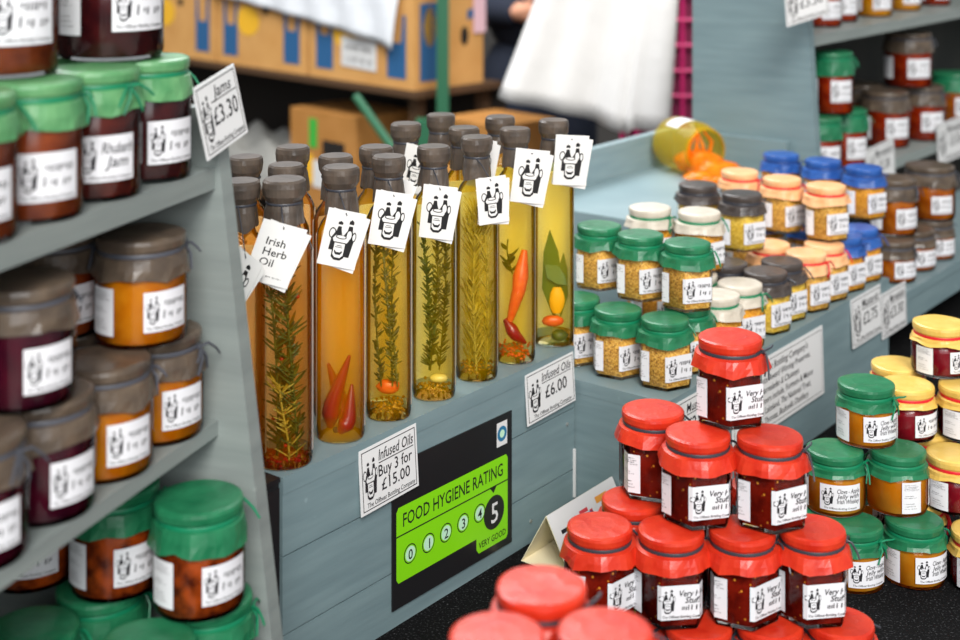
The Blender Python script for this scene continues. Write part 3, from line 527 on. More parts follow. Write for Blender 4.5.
m = MB(); m.hexa([K(-.001, .235, -.40), K(-.001, .285, -.40), K(-.003, .285, -.40), K(-.003, .235, -.40), K(-.001, .235, -.25), K(-.001, .285, -.25), K(-.003, .285, -.25), K(-.003, .235, -.25)])
tag(m.build('pink_paper', 'pink_paper'), 'pink paper strip against the corner cardboard box by the green pole', 'paper')
# crumpled grey sheet on the lower shelf
random.seed(9); m = MB(); vs = []; n = 22
for j in range(n + 1):
    for i in range(n + 1):
        x, y = i / n * 2 - 1, j / n * 2 - 1; r = max(0, 1 - x * x) * max(0, 1 - y * y)
        vs.append(K(.99 + x * .36, .19 + y * .13, -.962 + .15 * r ** .6 + .022 * r * math.sin(7 * x + 5 * y) + .02 * r * math.sin(11 * x - 8 * y)))
m.add(vs, [(j * (n + 1) + i, (j + 1) * (n + 1) + i, (j + 1) * (n + 1) + i + 1, j * (n + 1) + i + 1) for j in range(n) for i in range(n)])
m.add([vs[0], vs[n], vs[-1], vs[n * (n + 1)]], [(0, 1, 2, 3)])
tag(m.build('plastic_sheet', 'grey_sheet'), 'crumpled grey sheet heaped on the dark lower shelf', 'sheet')
# green stall frame
gx, gy = -.104, 3.88
t = thing('green_scaffold', (gx, gy, 0), 'green painted scaffold pole standing before the cardboard boxes', 'stall frame')
m = MB(); m.box((gx - .017, gy - .017, .0), (gx + .017, gy + .017, 1.9)); adopt(m.build('pole', 'frame_green'), t)
m = MB(); m.box((gx - .075, gy - .03, CZ - .72), (gx + .03, gy + .03, CZ - .615)); adopt(m.build('bracket', 'frame_green'), t)
m = MB(); m.box((.90, 3.30, 0), (.934, 3.334, 1.9)); adopt(m.build('pole', 'frame_green'), t)
m = MB(); m.tube([(gx, gy, 1.62), (.917, 3.317, 1.62)], .013, 8); adopt(m.build('rail', 'frame_green'), t)
m = MB(); m.tube([(gx - .01, gy, CZ - .88), (-.37, 4.13, CZ - .585)], .013, 8); adopt(m.build('brace', 'frame_green'), t)
# white cloth hanging from the rail
RA, RB = Vector((gx, gy, 1.62)), Vector((.917, 3.317, 1.62)); rd = (RB - RA).normalized(); rn = Vector((rd.y, -rd.x, 0))
m = MB(); nu, nv = 40, 16; vs = []
for j in range(nv + 1):
    q = j / nv
    for i in range(nu + 1):
        p = i / nu; s0 = lerp(.475, .20, q) ; s1 = lerp(.735, .70, q)
        s = lerp(s0, s1, p); z = 1.632 - q * lerp(.665, .735, min(1, p * 1.25)) + (.02 if p > .78 else 0) * q
        w = .03 + .022 * q * math.sin(p * 9 + .6) + .012 * q * math.sin(p * 21) + (.03 * q if p > .76 else 0)
        vs.append(RA + rd * s + rn * w + Vector((0, 0, z - 1.62)))
m.add(vs, [(j * (nu + 1) + i, j * (nu + 1) + i + 1, (j + 1) * (nu + 1) + i + 1, (j + 1) * (nu + 1) + i) for j in range(nv) for i in range(nu)])
o = m.build('white_cloth', 'white_fabric', None, 80); o.modifiers.new('thickness', 'SOLIDIFY').thickness = .003
tag(o, 'white cloth hanging in folds from the stall rail before the person', 'cloth')
# pink wire crate
t = thing('wire_crate', (.72, 4.15, 0), 'pink wire mesh crate standing behind the white cloth', 'crate')
m = MB()
for i in range(9): m.tube([(.42 + i * .045, 4.1, .60), (.42 + i * .045, 4.1, 1.32)], .006, 5)
for j in range(10): m.tube([(.42, 4.1, .62 + j * .075), (.78, 4.1, .62 + j * .075)], .006, 5)
adopt(m.build('front_grid', 'pink_wire'), t)
m = MB(); m.box((.42, 4.12, .60), (.80, 4.14, 1.3)); adopt(m.build('back_sheet', 'pink_sheet'), t)
for x in (.43, .77): 
    m = MB(); m.box((x - .012, 4.09, 0), (x + .012, 4.15, .62)); adopt(m.build('leg', 'pink_wire'), t)

# person standing behind the cloth: body one skinned surface, clothes as children
def skinned(name, pts, edges, mat, parent=None):
    me = bpy.data.meshes.new(name); me.from_pydata([p[:3] for p in pts], edges, []); ob = bpy.data.objects.new(name, me); COL.objects.link(ob)
    sk = ob.modifiers.new('skin', 'SKIN'); ob.modifiers.new('sub', 'SUBSURF').levels = 2
    for v, p in zip(me.skin_vertices[0].data, pts): v.radius = (p[3], p[4] if len(p) > 4 else p[3])
    me.skin_vertices[0].data[0].use_root = True
    bpy.context.view_layer.update(); m2 = bpy.data.meshes.new_from_object(ob.evaluated_get(bpy.context.evaluated_depsgraph_get())); bpy.data.objects.remove(ob)
    m2.name = name; m2.materials.clear(); m2.materials.append(MAT[mat])
    for p in m2.polygons: p.use_smooth = True
    return put(name, m2, parent)
px, py = .19, 4.62
per = thing('person', (px, py, 0), 'person in dark trousers and navy top standing behind the white cloth, hands at the waist', 'person')
Bp = [(0, 0, .96, .09, .07), (0, 0, 1.15, .125, .09), (0, 0, 1.36, .15, .10), (0, 0, 1.48, .055, .055), (0, -.01, 1.56, .058, .06), (0, -.015, 1.66, .078, .092), (0, -.01, 1.74, .06, .07),
      (-.17, 0, 1.40, .055), (-.24, .02, 1.14, .042), (-.07, -.17, 1.14, .03), (.17, 0, 1.40, .055), (.24, .02, 1.14, .042), (.07, -.17, 1.14, .03),
      (-.085, 0, .86, .05), (-.10, -.01, .50, .06), (-.10, .02, .09, .042), (-.10, -.10, .04, .035), (.085, 0, .86, .05), (.10, -.01, .50, .06), (.10, .02, .09, .042), (.10, -.10, .04, .035),
      (-.03, -.20, 1.14, .032, .02), (.03, -.20, 1.14, .032, .02)]
Be = [(0, 1), (1, 2), (2, 3), (3, 4), (4, 5), (5, 6), (2, 7), (7, 8), (8, 9), (2, 10), (10, 11), (11, 12), (0, 13), (13, 14), (14, 15), (15, 16), (0, 17), (17, 18), (18, 19), (19, 20), (9, 21), (12, 22)]
for sgn, wv in ((-1, 21), (1, 22)):                  # five fingers on each hand
    x0 = .03 * sgn
    for k, ln in enumerate((.040, .050, .054, .048)):
        i0 = len(Bp); zz = 1.163 - k * .016
        Bp += [(x0 - sgn * .012, -.215, zz, .008), (x0 - sgn * (.012 + ln * .5), -.226, zz - .004, .0075), (x0 - sgn * (.012 + ln), -.214, zz - .010, .0065)]
        Be += [(wv, i0), (i0, i0 + 1), (i0 + 1, i0 + 2)]
    i0 = len(Bp); Bp += [(x0 + sgn * .01, -.205, 1.175, .009), (x0 - sgn * .015, -.215, 1.195, .008)]; Be += [(wv, i0), (i0, i0 + 1)]
body_ob = skinned('body', Bp, Be, 'skin', per)
skinned('trousers', [(0, 0, 1.00, .175, .135), (0, 0, 1.10, .165, .12), (-.10, 0, .82, .12), (-.105, -.01, .50, .092), (-.105, .02, .08, .075), (.10, 0, .82, .12), (.105, -.01, .50, .092), (.105, .02, .08, .075)], [(0, 1), (0, 2), (2, 3), (3, 4), (0, 5), (5, 6), (6, 7)], 'denim', per)
skinned('shirt', [(0, 0, .98, .19, .15), (0, 0, 1.15, .17, .135), (0, 0, 1.36, .185, .13), (0, 0, 1.455, .08, .08), (-.18, 0, 1.40, .085), (-.245, .02, 1.14, .072), (-.06, -.175, 1.14, .05), (.18, 0, 1.40, .085), (.245, .02, 1.14, .072), (.06, -.175, 1.14, .05)], [(0, 1), (1, 2), (2, 3), (2, 4), (4, 5), (5, 6), (2, 7), (7, 8), (8, 9)], 'navy_cloth', per)
skinned('hair', [(0, .02, 1.70, .088, .095), (0, .0, 1.76, .078, .085), (0, .05, 1.64, .07, .06)], [(0, 1), (0, 2)], 'hair_brown', per)
for s_ in (-1, 1): skinned('shoe', [(.10 * s_, .03, .05, .05), (.10 * s_, -.05, .045, .05), (.10 * s_, -.14, .04, .042)], [(0, 1), (1, 2)], 'shoe_black', per)

# ================================================================== jars
def circle(n): return [(math.cos(2 * math.pi * j / n), math.sin(2 * math.pi * j / n)) for j in range(n)]
def hexring():                                        # rounded hexagon, circumradius 1, one flat facing -y
    out = []
    for k in range(6):
        a = math.radians(-60 + 60 * k); c = Vector((math.cos(a), math.sin(a)))
        for d in (-1, 0, 1):
            q = c * .94 + Vector((math.cos(a + d * .5), math.sin(a + d * .5))) * .055; out.append((q.x, q.y))
    return out
def sweep(prof, shape): return [[(x * r, y * r, z) for x, y in shape] for r, z in prof]
def knots(rng, n, k, amp):
    v = [rng.uniform(-amp, amp) for _ in range(k)]; out = []
    for j in range(n):
        t = j / n * k; i = int(t); out.append(lerp(v[i % k], v[(i + 1) % k], t - i))
    return out
def cover_mesh(name, R, H, hem, mat, seed, flare=1.10, rmin=0):
    rng = random.Random(seed); n = 36; rim = knots(rng, n, 11, .022); hm = knots(rng, n, 12, .0026); dome = knots(rng, n, 9, .0006); rs = []
    pv = [(1 if q % 2 else -1) * rng.uniform(.15, 1) * .062 for q in range(18)]; sk = [lerp(pv[j // 2], pv[(j // 2 + 1) % 18], (j % 2) * rng.uniform(.35, .65)) for j in range(n)]
    for r, z, ar, as_, ah in ((.50, H, .2, 0, 0), (.90, H - .0004, .6, 0, 0), (.98, H - .0018, 1, 0, 0), (1.0, H - .0045, 1, 0, 0), (.985, H - .0092, 1.3, .1, 0), (.915, H - .0124, .2, .15, 0), (.91, H - .0138, .2, .15, 0), (1.0, H - .0156, .3, .45, .2), (flare - .04, lerp(H - .0156, H - hem, .5), 0, .9, .5), (flare + .02, H - hem, 0, 1.2, 1)):
        q = [R * (r + rim[j] * ar + sk[j] * as_) for j in range(n)]
        if z < H - .0155: q = [max(v, rmin * (1 if z < H - .022 else .95)) for v in q]
        rs.append([(q[j] * math.cos(2 * math.pi * j / n), q[j] * math.sin(2 * math.pi * j / n), z + hm[j] * ah - (abs(dome[j]) if r < .95 else 0)) for j in range(n)])
    m = MB(); m.rings(list(reversed(rs)), cap0=False);     me = m.mesh(name, [mat]); bm = bmesh.new(); bm.from_mesh(me); bmesh.ops.recalc_face_normals(bm, faces=bm.faces); bm.to_mesh(me); bm.free(); return me
def torus(mb, R, r, z, n=28, k=6):
    vs = [((R + r * math.cos(2 * math.pi * b / k)) * math.cos(2 * math.pi * a / n), (R + r * math.cos(2 * math.pi * b / k)) * math.sin(2 * math.pi * a / n), z + 1.5 * r * math.sin(2 * math.pi * b / k)) for a in range(n) for b in range(k)]
    mb.add(vs, [(a * k + b, ((a + 1) % n) * k + b, ((a + 1) % n) * k + (b + 1) % k, a * k + (b + 1) % k) for a in range(n) for b in range(k)])
def bow_mesh(name, R, z, mat, seed, ang):
    rng = random.Random(seed); m = MB(); c = Vector((math.cos(ang), math.sin(ang), 0)); t_ = Vector((-c.y, c.x, 0)); b = c * (R + .001) + Vector((0, 0, z))
    m.tube([b - t_ * .003, b, b + t_ * .003], [.0012, .0022, .0012], 7)
    for s in (-1, 1):
        l = rng.uniform(.016, .026); dz = rng.uniform(-.018, .002)
        m.tube([b, b + c * .004 + t_ * s * l * .35 + Vector((0, 0, .001)), b + c * .007 + t_ * s * l * .75 + Vector((0, 0, dz * .5)), b + c * .008 + t_ * s * l + Vector((0, 0, dz))], [.0013, .0012, .0011, .0009], 5)
        l2 = rng.uniform(.006, .012)
        m.tube([b, b + c * .004 + t_ * s * .004 + Vector((0, 0, -.008)), b + c * .003 + t_ * s * l2 + Vector((0, 0, -.020))], [.0013, .0012, .0009], 5)
    return m.mesh(name, [mat], 50)
def wrap(hexa, R, u0, z0):
    s = R * .985; ap = R * .852
    def f(x, y, l=0):
        u = u0 + x; eps = .0007 + l * .00009
        if not hexa: a = u / R - math.pi / 2; return ((R + eps) * math.cos(a), (R + eps) * math.sin(a), z0 + y)
        k = math.floor((u + s / 2) / s); t = u - k * s; a = k * math.pi / 3 - math.pi / 2; r = ap + eps + .0012
        return (r * math.cos(a) - t * math.sin(a), r * math.sin(a) + t * math.cos(a), z0 + y)
    def cuts(w):
        if not hexa: return [w * i / 12 for i in range(13)]
        return sorted({0, w} | {k * s + s / 2 - u0 for k in range(-4, 4) if 0 < k * s + s / 2 - u0 < w})
    return f, cuts
def paper(m, w, h, f, cuts):
    xs = cuts(w); m.add([f(x, y) for x in xs for y in (0, h)], [(2 * i, 2 * i + 2, 2 * i + 3, 2 * i + 1) for i in range(len(xs) - 1)], 0)
def label_mesh(name, hexa, R, w, h, z, lines, off):
    m = MB(); f, cuts = wrap(hexa, R, off - w / 2, z); paper(m, w, h, f, cuts)
    emblem(m, w * .04, h * .20, w * .29, h * .70, 1, 0, f, 2)
    put_text(m, 'The Offbeat Bottling Company', w * .5, h * .06, h * .075, 1, f, 'c', .1, w * .9)
    n = len(lines); fh = min(.25, .62 / n * .85)
    for i, s in enumerate(lines):
        y = h * (.86 - fh - i * (.60 / n))
        if s[0] == '~': k = float(s[1:]) * w * .58; scribble(m, w * .66 - k / 2, y, k, h * fh * .8, 1, f, i + len(name))
        else: put_text(m, s, w * .68, y, h * fh, 1, f, 'c', .25, w * .58)
    return m.mesh(name, ['label_paper', 'label_ink'])
def back_mesh(name, hexa, R, w, h, z, off):
    m = MB(); f, cuts = wrap(hexa, R, off - w / 2, z); paper(m, w, h, f, cuts); rng = random.Random(3)
    for i, (y, k) in enumerate(((.90, .0), (.84, .7), (.79, .6), (.74, .75), (.55, .45), (.49, .6), (.30, .5), (.22, .55), (.14, .65))):
        scribble(m, w * .12, h * y, w * (k or .6), h * .03, 1, f, i)
    return m.mesh(name, ['label_paper', 'label_ink'])
KIND = {}
def kind(k, name, cat, hexa, R, H, hem, cover, ribbon, inside, lines, lw, lh, lz, back=True, Rc=None, flare=1.10, back_off=-1.5): KIND[k] = dict(name=name, cat=cat, hexa=hexa, R=R, H=H, hem=hem, cover=cover, ribbon=ribbon, inside=inside, lines=lines, lw=lw, lh=lh, lz=lz, back=back, Rc=Rc or R, flare=flare, bo=back_off)
kind('hot', 'relish_jar', 'jar', True, .0345, .081, .0285, 'red_paper', 'black_ribbon', 'hot_relish', ['Very Hot', 'Stuff', '~.7'], .047, .031, .011, Rc=.0310, flare=1.20)
for k, cv, rb, ins, l2 in (('mgreen', 'green_paper', 'green_ribbon', 'grain_mustard', ['~.9', '~.7']), ('mwhite', 'cream_paper', 'green_ribbon', 'orange_grain_mustard', ['~.9', '~.7']), ('mdark', 'dark_paper', 'black_ribbon', 'yellow_grain_mustard', ['~.9', '~.7']), ('mpeach', 'peach_paper', 'red_ribbon', 'grain_mustard', ['~.9', '~.7']), ('mblue', 'blue_paper', 'blue_ribbon', 'orange_grain_mustard', ['~.9', '~.7'])):
    kind(k, 'mustard_jar', 'jar', True, .0335, .080, .0270, cv, rb, ins, l2, .045, .030, .012, Rc=.0290, flare=1.20)
kind('jelly', 'jelly_jar', 'jar', False, .0336, .066, .0245, 'green_paper', 'green_ribbon', 'clear_jelly', ['Clove - Apple', 'Jelly with', 'Irish Whiskey'], .046, .028, .009, Rc=.0315, flare=1.08)
kind('gold', 'jelly_jar', 'jar', False, .0336, .060, .0225, 'gold_paper', 'red_ribbon', 'crimson_jelly', ['~.8', '~.9'], .040, .025, .008, Rc=.0318, flare=1.08)
for k, ins, l2 in (('jamdark', 'dark_jam', ['~.8', '~.9']), ('jamrhubarb', 'rhubarb_jam', ['Rhubarb', 'Jam']), ('jambrown', 'brown_jam', ['~.8', '~.9'])):
    kind(k, 'jam_jar', 'jar', False, .0355, .098, .033, 'mid_green_paper', 'green_ribbon', ins, l2, .044, .034, .016, Rc=.0345, flare=1.06)
kind('jardark', 'jam_jar', 'jar', False, .0415, .11, .034, 'mid_green_paper', 'green_ribbon', 'dark_jam', ['~.8', '~.9'], .048, .040, .024, Rc=.040, flare=1.05)
kind('jarbrown', 'jam_jar', 'jar', False, .0415, .11, .034, 'mid_green_paper', 'green_ribbon', 'brown_jam', ['~.8', '~.9'], .048, .040, .024, Rc=.040, flare=1.05)
for k, ins, l2 in (('marm', 'marmalade', ['~.8', '~.9']), ('purple', 'purple_jelly', ['~.8', '~.9']), ('brownj', 'brown_jam', ['~.8', '~.9'])):
    kind(k, 'preserve_jar', 'jar', False, .0365, .085, .032, 'brown_paper', 'grey_ribbon', ins, l2, .038, .031, .014, Rc=.0355, flare=1.05)
kind('chut', 'chutney_jar', 'jar', False, .0365, .085, .033, 'green_paper', 'green_ribbon', 'chutney', ['~.8', '~.9'], .040, .030, .014, Rc=.0355, flare=1.07)
kind('ledge', 'preserve_jar', 'jar', False, .0395, .067, .027, 'brown_paper', 'grey_ribbon', 'amber_preserve', ['~.8', '~.9'], .044, .026, .010, Rc=.0375, flare=1.05)
kind('ledgetall', 'preserve_jar', 'jar', False, .0385, .092, .034, 'brown_paper', 'grey_ribbon', 'amber_preserve', ['~.8', '~.9'], .044, .032, .014, Rc=.0375, flare=1.05)
kind('ledgebig', 'preserve_jar', 'jar', False, .043, .092, .034, 'brown_paper', 'grey_ribbon', 'amber_preserve', ['~.8', '~.9'], .040, .030, .014, Rc=.042, flare=1.04)
kind('rgreen', 'preserve_jar', 'jar', False, .040, .115, .042, 'green_paper', 'green_ribbon', 'red_preserve', ['~.8', '~.9'], .044, .040, .024, Rc=.039, flare=1.05)
kind('rgreen2', 'preserve_jar', 'jar', False, .050, .115, .042, 'green_paper', 'green_ribbon', 'amber_preserve', ['~.8', '~.9'], .054, .040, .022, Rc=.049, flare=1.05)
kind('rbrown', 'preserve_jar', 'jar', False, .050, .115, .040, 'brown_paper', 'grey_ribbon', 'red_preserve', ['~.8', '~.9'], .054, .040, .022, Rc=.049, flare=1.05)
kind('topred', 'preserve_jar', 'jar', False, .039, .10, .034, 'green_paper', 'green_ribbon', 'red_preserve', ['~.8', '~.9'], .044, .034, .016, Rc=.038, flare=1.05)
kind('topamber', 'preserve_jar', 'jar', False, .039, .10, .034, 'gold_paper', 'red_ribbon', 'gold_preserve', ['~.8', '~.9'], .044, .034, .016, Rc=.038, flare=1.05)
_mesh = {}
def shared(key, fn):
    if key not in _mesh: _mesh[key] = fn()
    return _mesh[key]
def jar(k, x, y, z, rot, group, label, idx):
    d = KIND[k]; R, H, hexa = d['R'], d['H'], d['hexa']; rng = random.Random(idx * 7 + 1); v = idx % 3
    t = thing(d['name'], (x, y, CZ + z), label, d['cat'], group, math.radians(rot + rng.uniform(-4, 4)))
    sh = hexring() if hexa else circle(40); e = .045 if not hexa else .03
    top = H - .0125
    def glass():
        m = MB(); rs = sweep([(R * .90, .0002), (R * (1 - e), .0014), (R, .005), (R, top - .017), (R * .93, top - .010), (R * .80, top - .004)] if hexa else [(R * .84, .0002), (R * .95, .0012), (R, .0065), (R, top - .016), (R * .95, top - .009), (R * .84, top - .004)], sh); m.rings(rs, cap1=False); return m.mesh('glass', ['jar_glass'], 30)
    def inside():
        r = R - .0014; m = MB(); m.rings(sweep([(r * .88, .0030), (r * .97, .0042), (r, .008), (r, top - .0175), (r * .92, top - .011), (r * .78, top - .006)], sh)); return m.mesh('contents', [d['inside']], 30)
    put('glass', shared((k, 'g'), glass), t); put('contents', shared((k, 'c'), inside), t)
    cv = put('cover', shared((k, 'v', v), lambda: cover_mesh('cover', d['Rc'], H, d['hem'], d['cover'], v * 13 + len(k), d['flare'], R + .0009)), t); cv.rotation_euler.z = rng.uniform(0, 6.28)
    def rib(): m = MB(); torus(m, d['Rc'] * .93, .0014, H - .0131); return m.mesh('ribbon', [d['ribbon']], 60)
    rb = put('ribbon', shared((k, 'r'), rib), t)
    ang = (-.62, -.15, .2)[v] if k in ('hot', 'chut', 'mgreen', 'mdark') else (-1.0, -.3, .3)[v]
    put('bow', shared((k, 'b', v), lambda: bow_mesh('bow', d['Rc'] * .97, H - .0135, d['ribbon'], v + 5 * len(k), ang)), rb)
    put('front_label', shared((k, 'l'), lambda: label_mesh('front_label', hexa, R, d['lw'], d['lh'], d['lz'], d['lines'], .004 if hexa else 0)), t)
    if d['back']: put('ingredients_label', shared((k, 'i'), lambda: back_mesh('ingredients_label', hexa, R, R * .66, d['lh'] + .006, d['lz'] - .003, d['bo'] * R if hexa else -1.5 * R)), t)
    return t
for i, (k, x, y, z, rot, group, label) in enumerate(JARS): jar(k, x, y, z, rot, group, label, i)

# ================================================================== oil bottles
def bottle_mesh():
    r = .0243; m = MB(); m.rings(sweep([(r * .80, .0004), (r * .96, .0016), (r, .006), (r, .200), (r * .97, .208), (r * .80, .217), (r * .60, .223), (.0130, .230), (.0128, .256), (.0128, .262)], circle(40))); return m.mesh('glass_body', ['bottle_glass'], 40)
def oil_mesh(mat):
    r = .0243 - .0009; m = MB(); m.rings(sweep([(r * .80, .0022), (r * .96, .0030), (r, .007), (r, .199), (r * .97, .2065), (r * .78, .2155), (r * .58, .2215), (.0118, .2290), (.0116, .250)], circle(32))); return m.mesh('oil', [mat], 40)
def reflector_mesh():
    # pale reflector added behind the oil so that the bottle seems to glow
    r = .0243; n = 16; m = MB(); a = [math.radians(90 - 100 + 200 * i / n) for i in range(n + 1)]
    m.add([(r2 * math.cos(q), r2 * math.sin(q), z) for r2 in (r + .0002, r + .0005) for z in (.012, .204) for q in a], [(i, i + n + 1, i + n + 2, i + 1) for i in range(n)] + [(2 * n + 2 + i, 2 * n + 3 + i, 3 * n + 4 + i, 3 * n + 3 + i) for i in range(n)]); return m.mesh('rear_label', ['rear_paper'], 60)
def cap_mesh(seed):
    rng = random.Random(seed); n = 32; kn = knots(rng, n, 13, .05); k2 = knots(rng, n, 13, .12); hm = knots(rng, n, 11, .004); rs = []
    for r, z, a, b, c in ((.0095, .2722, .3, 0, 0), (.0165, .2720, .6, 0, 0), (.0184, .2700, .8, 0, 0), (.0190, .2650, 1, 0, 0), (.0182, .2570, 1, .2, 0), (.0150, .2510, .3, .3, 0), (.0148, .2485, .3, .3, 0), (.0158, .2430, .3, .6, 0), (.0168, .2320, 0, 1, .3), (.0172, .2260, 0, 1, 1)):
        rs.append([(r * (1 + kn[j] * a + k2[j] * b) * math.cos(2 * math.pi * j / n), r * (1 + kn[j] * a + k2[j] * b) * math.sin(2 * math.pi * j / n), z + hm[j] * c) for j in range(n)])
    m = MB(); m.rings(list(reversed(rs)), cap0=False); return m.mesh('cap_cover', ['wax_paper'])
def leaf(m, b, d, up, ln, w, bend=0, mi=0):
    d = d.normalized(); s = d.cross(up).normalized(); q = s.cross(d)
    pts = [b, b + d * ln * .35 + s * w + q * bend * .3, b + d * ln * .75 + s * w * .7 + q * bend * .7, b + d * ln + q * bend, b + d * ln * .75 - s * w * .7 + q * bend * .7, b + d * ln * .35 - s * w + q * bend * .3]
    off = q * .0004
    m.add([p + off for p in pts] + [p - off for p in pts], [(0, 1, 2, 3, 4, 5), (11, 10, 9, 8, 7, 6)] + [(i, i + 6, (i + 1) % 6 + 6, (i + 1) % 6) for i in range(6)], mi)
def sprig(name, mat, seed, h0, h1, nleaf, ln, w, parent, x=0, y=0, lean=.004, rise=.7):
    rng = random.Random(seed); m = MB(); ph = rng.uniform(0, 6); pts = []
    for i in range(9): t = i / 8; pts.append((x + lean * math.sin(ph + 3 * t), y + lean * math.cos(ph + 2.4 * t), lerp(h0, h1, t)))
    m.tube(pts, .0009, 5)
    for i in range(nleaf):
        t = rng.uniform(.02, 1); b = Vector((x + lean * math.sin(ph + 3 * t), y + lean * math.cos(ph + 2.4 * t), lerp(h0, h1, t))); a = rng.uniform(0, 6.283)
        d = Vector((math.cos(a), math.sin(a), rise + rng.uniform(-.3, .3))); l_ = ln * rng.uniform(.6, 1)
        while (b + d.normalized() * l_).xy.length > .0205: l_ *= .85
        leaf(m, b, d, Vector((0, 0, 1)), l_, w, rng.uniform(-.001, .002))
    return m.build(name, mat, parent)
def chilli(name, mat, pts, r, parent):
    P = [Vector(p) for p in pts]; n = 12; c = []
    for i in range(n + 1):
        t = i / n * (len(P) - 1); k = min(int(t), len(P) - 2); c.append(P[k].lerp(P[k + 1], t - k))
    return m_build_tube(name, mat, c, [r * (.35 + .65 * min(1, 3 * i / n)) * (1 - .85 * (i / n) ** 2.2) for i in range(n + 1)], parent)
def m_build_tube(name, mat, c, r, parent):
    m = MB(); m.tube(c, r, 9); return m.build(name, mat, parent, 60)
def spice_bed(seed, z, depth, parent, mat='spice_mix', name='spice_layer'):
    rng = random.Random(seed); m = MB()
    for i in range(90):
        a = rng.uniform(0, 6.283); r = .0195 * math.sqrt(rng.random()); p = Vector((r * math.cos(a), r * math.sin(a), z + rng.random() * depth)); s = rng.uniform(.0012, .0024)
        m.add([p + Vector(q) * s for q in ((1, 0, 0), (0, 1, 0), (-1, 0, 0), (0, -1, 0), (0, 0, 1), (0, 0, -1))], [(0, 1, 4), (1, 2, 4), (2, 3, 4), (3, 0, 4), (1, 0, 5), (2, 1, 5), (3, 2, 5), (0, 3, 5)])
    o = m.build(name, mat, parent); o['kind'] = 'stuff'; return o
def blob(name, mat, c, r, parent, seed=0):
    rng = random.Random(seed); m = MB(); rs = []
    for i in range(1, 6): a = math.pi * i / 6; rs.append([(c[0] + r[0] * math.sin(a) * math.cos(b) * rng.uniform(.9, 1.1), c[1] + r[1] * math.sin(a) * math.sin(b) * rng.uniform(.9, 1.1), c[2] - r[2] * math.cos(a)) for b in [2 * math.pi * j / 10 for j in range(10)]])
    m.rings(rs); return m.build(name, mat, parent, 60)
_bm = None
def hang_tag(t, cx, cz, w, h, roll, text=None, yaw=0, depth=-.030, second=True):
    """a folded card on a string: front leaf with the mark (or the words), back leaf behind it"""
    M = Matrix.Translation((cx, depth, cz)) @ Matrix.Rotation(yaw, 4, 'Z') @ Matrix.Rotation(roll, 4, 'Y')
    def mk(M2): return lambda x, y, l=0: M2 @ Vector((x - w / 2, -.0002 - l * .00008, y - h / 2))
    f = mk(M); m = MB(); m.hexa([f(0, 0) + Vector((0, .0006, 0)), f(0, 0), f(w, 0), f(w, 0) + Vector((0, .0006, 0)), f(0, h) + Vector((0, .0006, 0)), f(0, h), f(w, h), f(w, h) + Vector((0, .0006, 0))])
    tg = m.build('hang_tag', 'tag_white', t); m = MB()
    if text:
        for i, s in enumerate(text): put_text(m, s, w * .20, h * (.62 - i * .17), h * .125, 0, f, 'l', 0, w * .7)
        scribble(m, w * .45, h * .10, w * .35, h * .035, 0, f, 3)
    else: emblem(m, w * .14, h * .12, w * .72, h * .74, 0, 1, f, 2)
    m.build('print', ['ink_black', 'tag_white'], tg)
    if second:
        M2 = M @ Matrix.Translation((w * .06, .0035, -h * .04)) @ Matrix.Rotation(-.16, 4, 'Z') @ Matrix.Rotation(.10, 4, 'Y'); f2 = mk(M2); m = MB(); m.hexa([f2(0, 0) + Vector((0, .0006, 0)), f2(0, 0), f2(w, 0), f2(w, 0) + Vector((0, .0006, 0)), f2(0, h) + Vector((0, .0006, 0)), f2(0, h), f2(w, h), f2(w, h) + Vector((0, .0006, 0))]); m.build('back_leaf', 'tag_white', tg)
    m = MB(); top = M @ Vector((0, -.001, h * .42)); m.tube([top, (lerp(top.x, 0, .6), -.024, lerp(top.z, .249, .7)), (0, -.0155, .249)], .0006, 5); m.build('tag_string', 'black_ribbon', tg)
def bottle(x, y, oilm, label, seed, scale=1.0, rot=0):
    t = thing('oil_bottle', (x, y, CZ + BZ), label, 'bottle', 'infused oil bottles', rot); t.scale = (scale, scale, 1)
    put('glass_body', shared('bottle', bottle_mesh), t); put('rear_label', shared('rear', reflector_mesh), t); put('oil', shared(('oil', oilm), lambda: oil_mesh(oilm)), t); put('cap_cover', shared(('cap', seed % 3), lambda: cap_mesh(seed % 3 + 40)), t).rotation_euler.z = seed * 1.3
    m = MB(); torus(m, .0153, .0008, .2497, 20, 5); m.build('tie', 'black_ribbon', t, 60)
    return t
def fr(px, o=.346):
    r = (px - 480) / 1385; a = (r * (P0.y - .616 * o) - (P0.x + .788 * o)) / (.615 - .788 * r); p = A(a, o, 0); return p.x, p.y
b = bottle(*fr(284.5), 'amber_oil', 'first bottle of the front row, amber oil with herb sprigs, tag reading Irish Herb Oil', 0, 1.13)
[sprig('herb_sprig', 'herb_green', 1 + 7 * q, .008, h_, 100, .024, .0015, b, xx, yy) for q, (xx, yy, h_) in enumerate(((-.008, -.009, .190), (.008, -.010, .16), (0, -.006, .19)))]; sprig('herb_sprig', 'rosemary', 3, .006, .08, 40, .022, .0011, b, .002, -.012)
rng = random.Random(5)
for i in range(9): blob('berry', 'berry', (rng.uniform(-.013, .013), rng.uniform(-.014, .004), rng.uniform(.02, .17)), (.002, .002, .002), b, i)
spice_bed(3, .003, .006, b, 'chilli_red', 'red_flakes'); hang_tag(b, -.003, .208, .038, .058, .30, ['Irish', 'Herb', 'Oil'], 0, -.030)
b = bottle(*fr(341), 'orange_oil', 'second bottle of the front row, cloudy orange oil with dark red chillies at its foot', 1, 1.0)
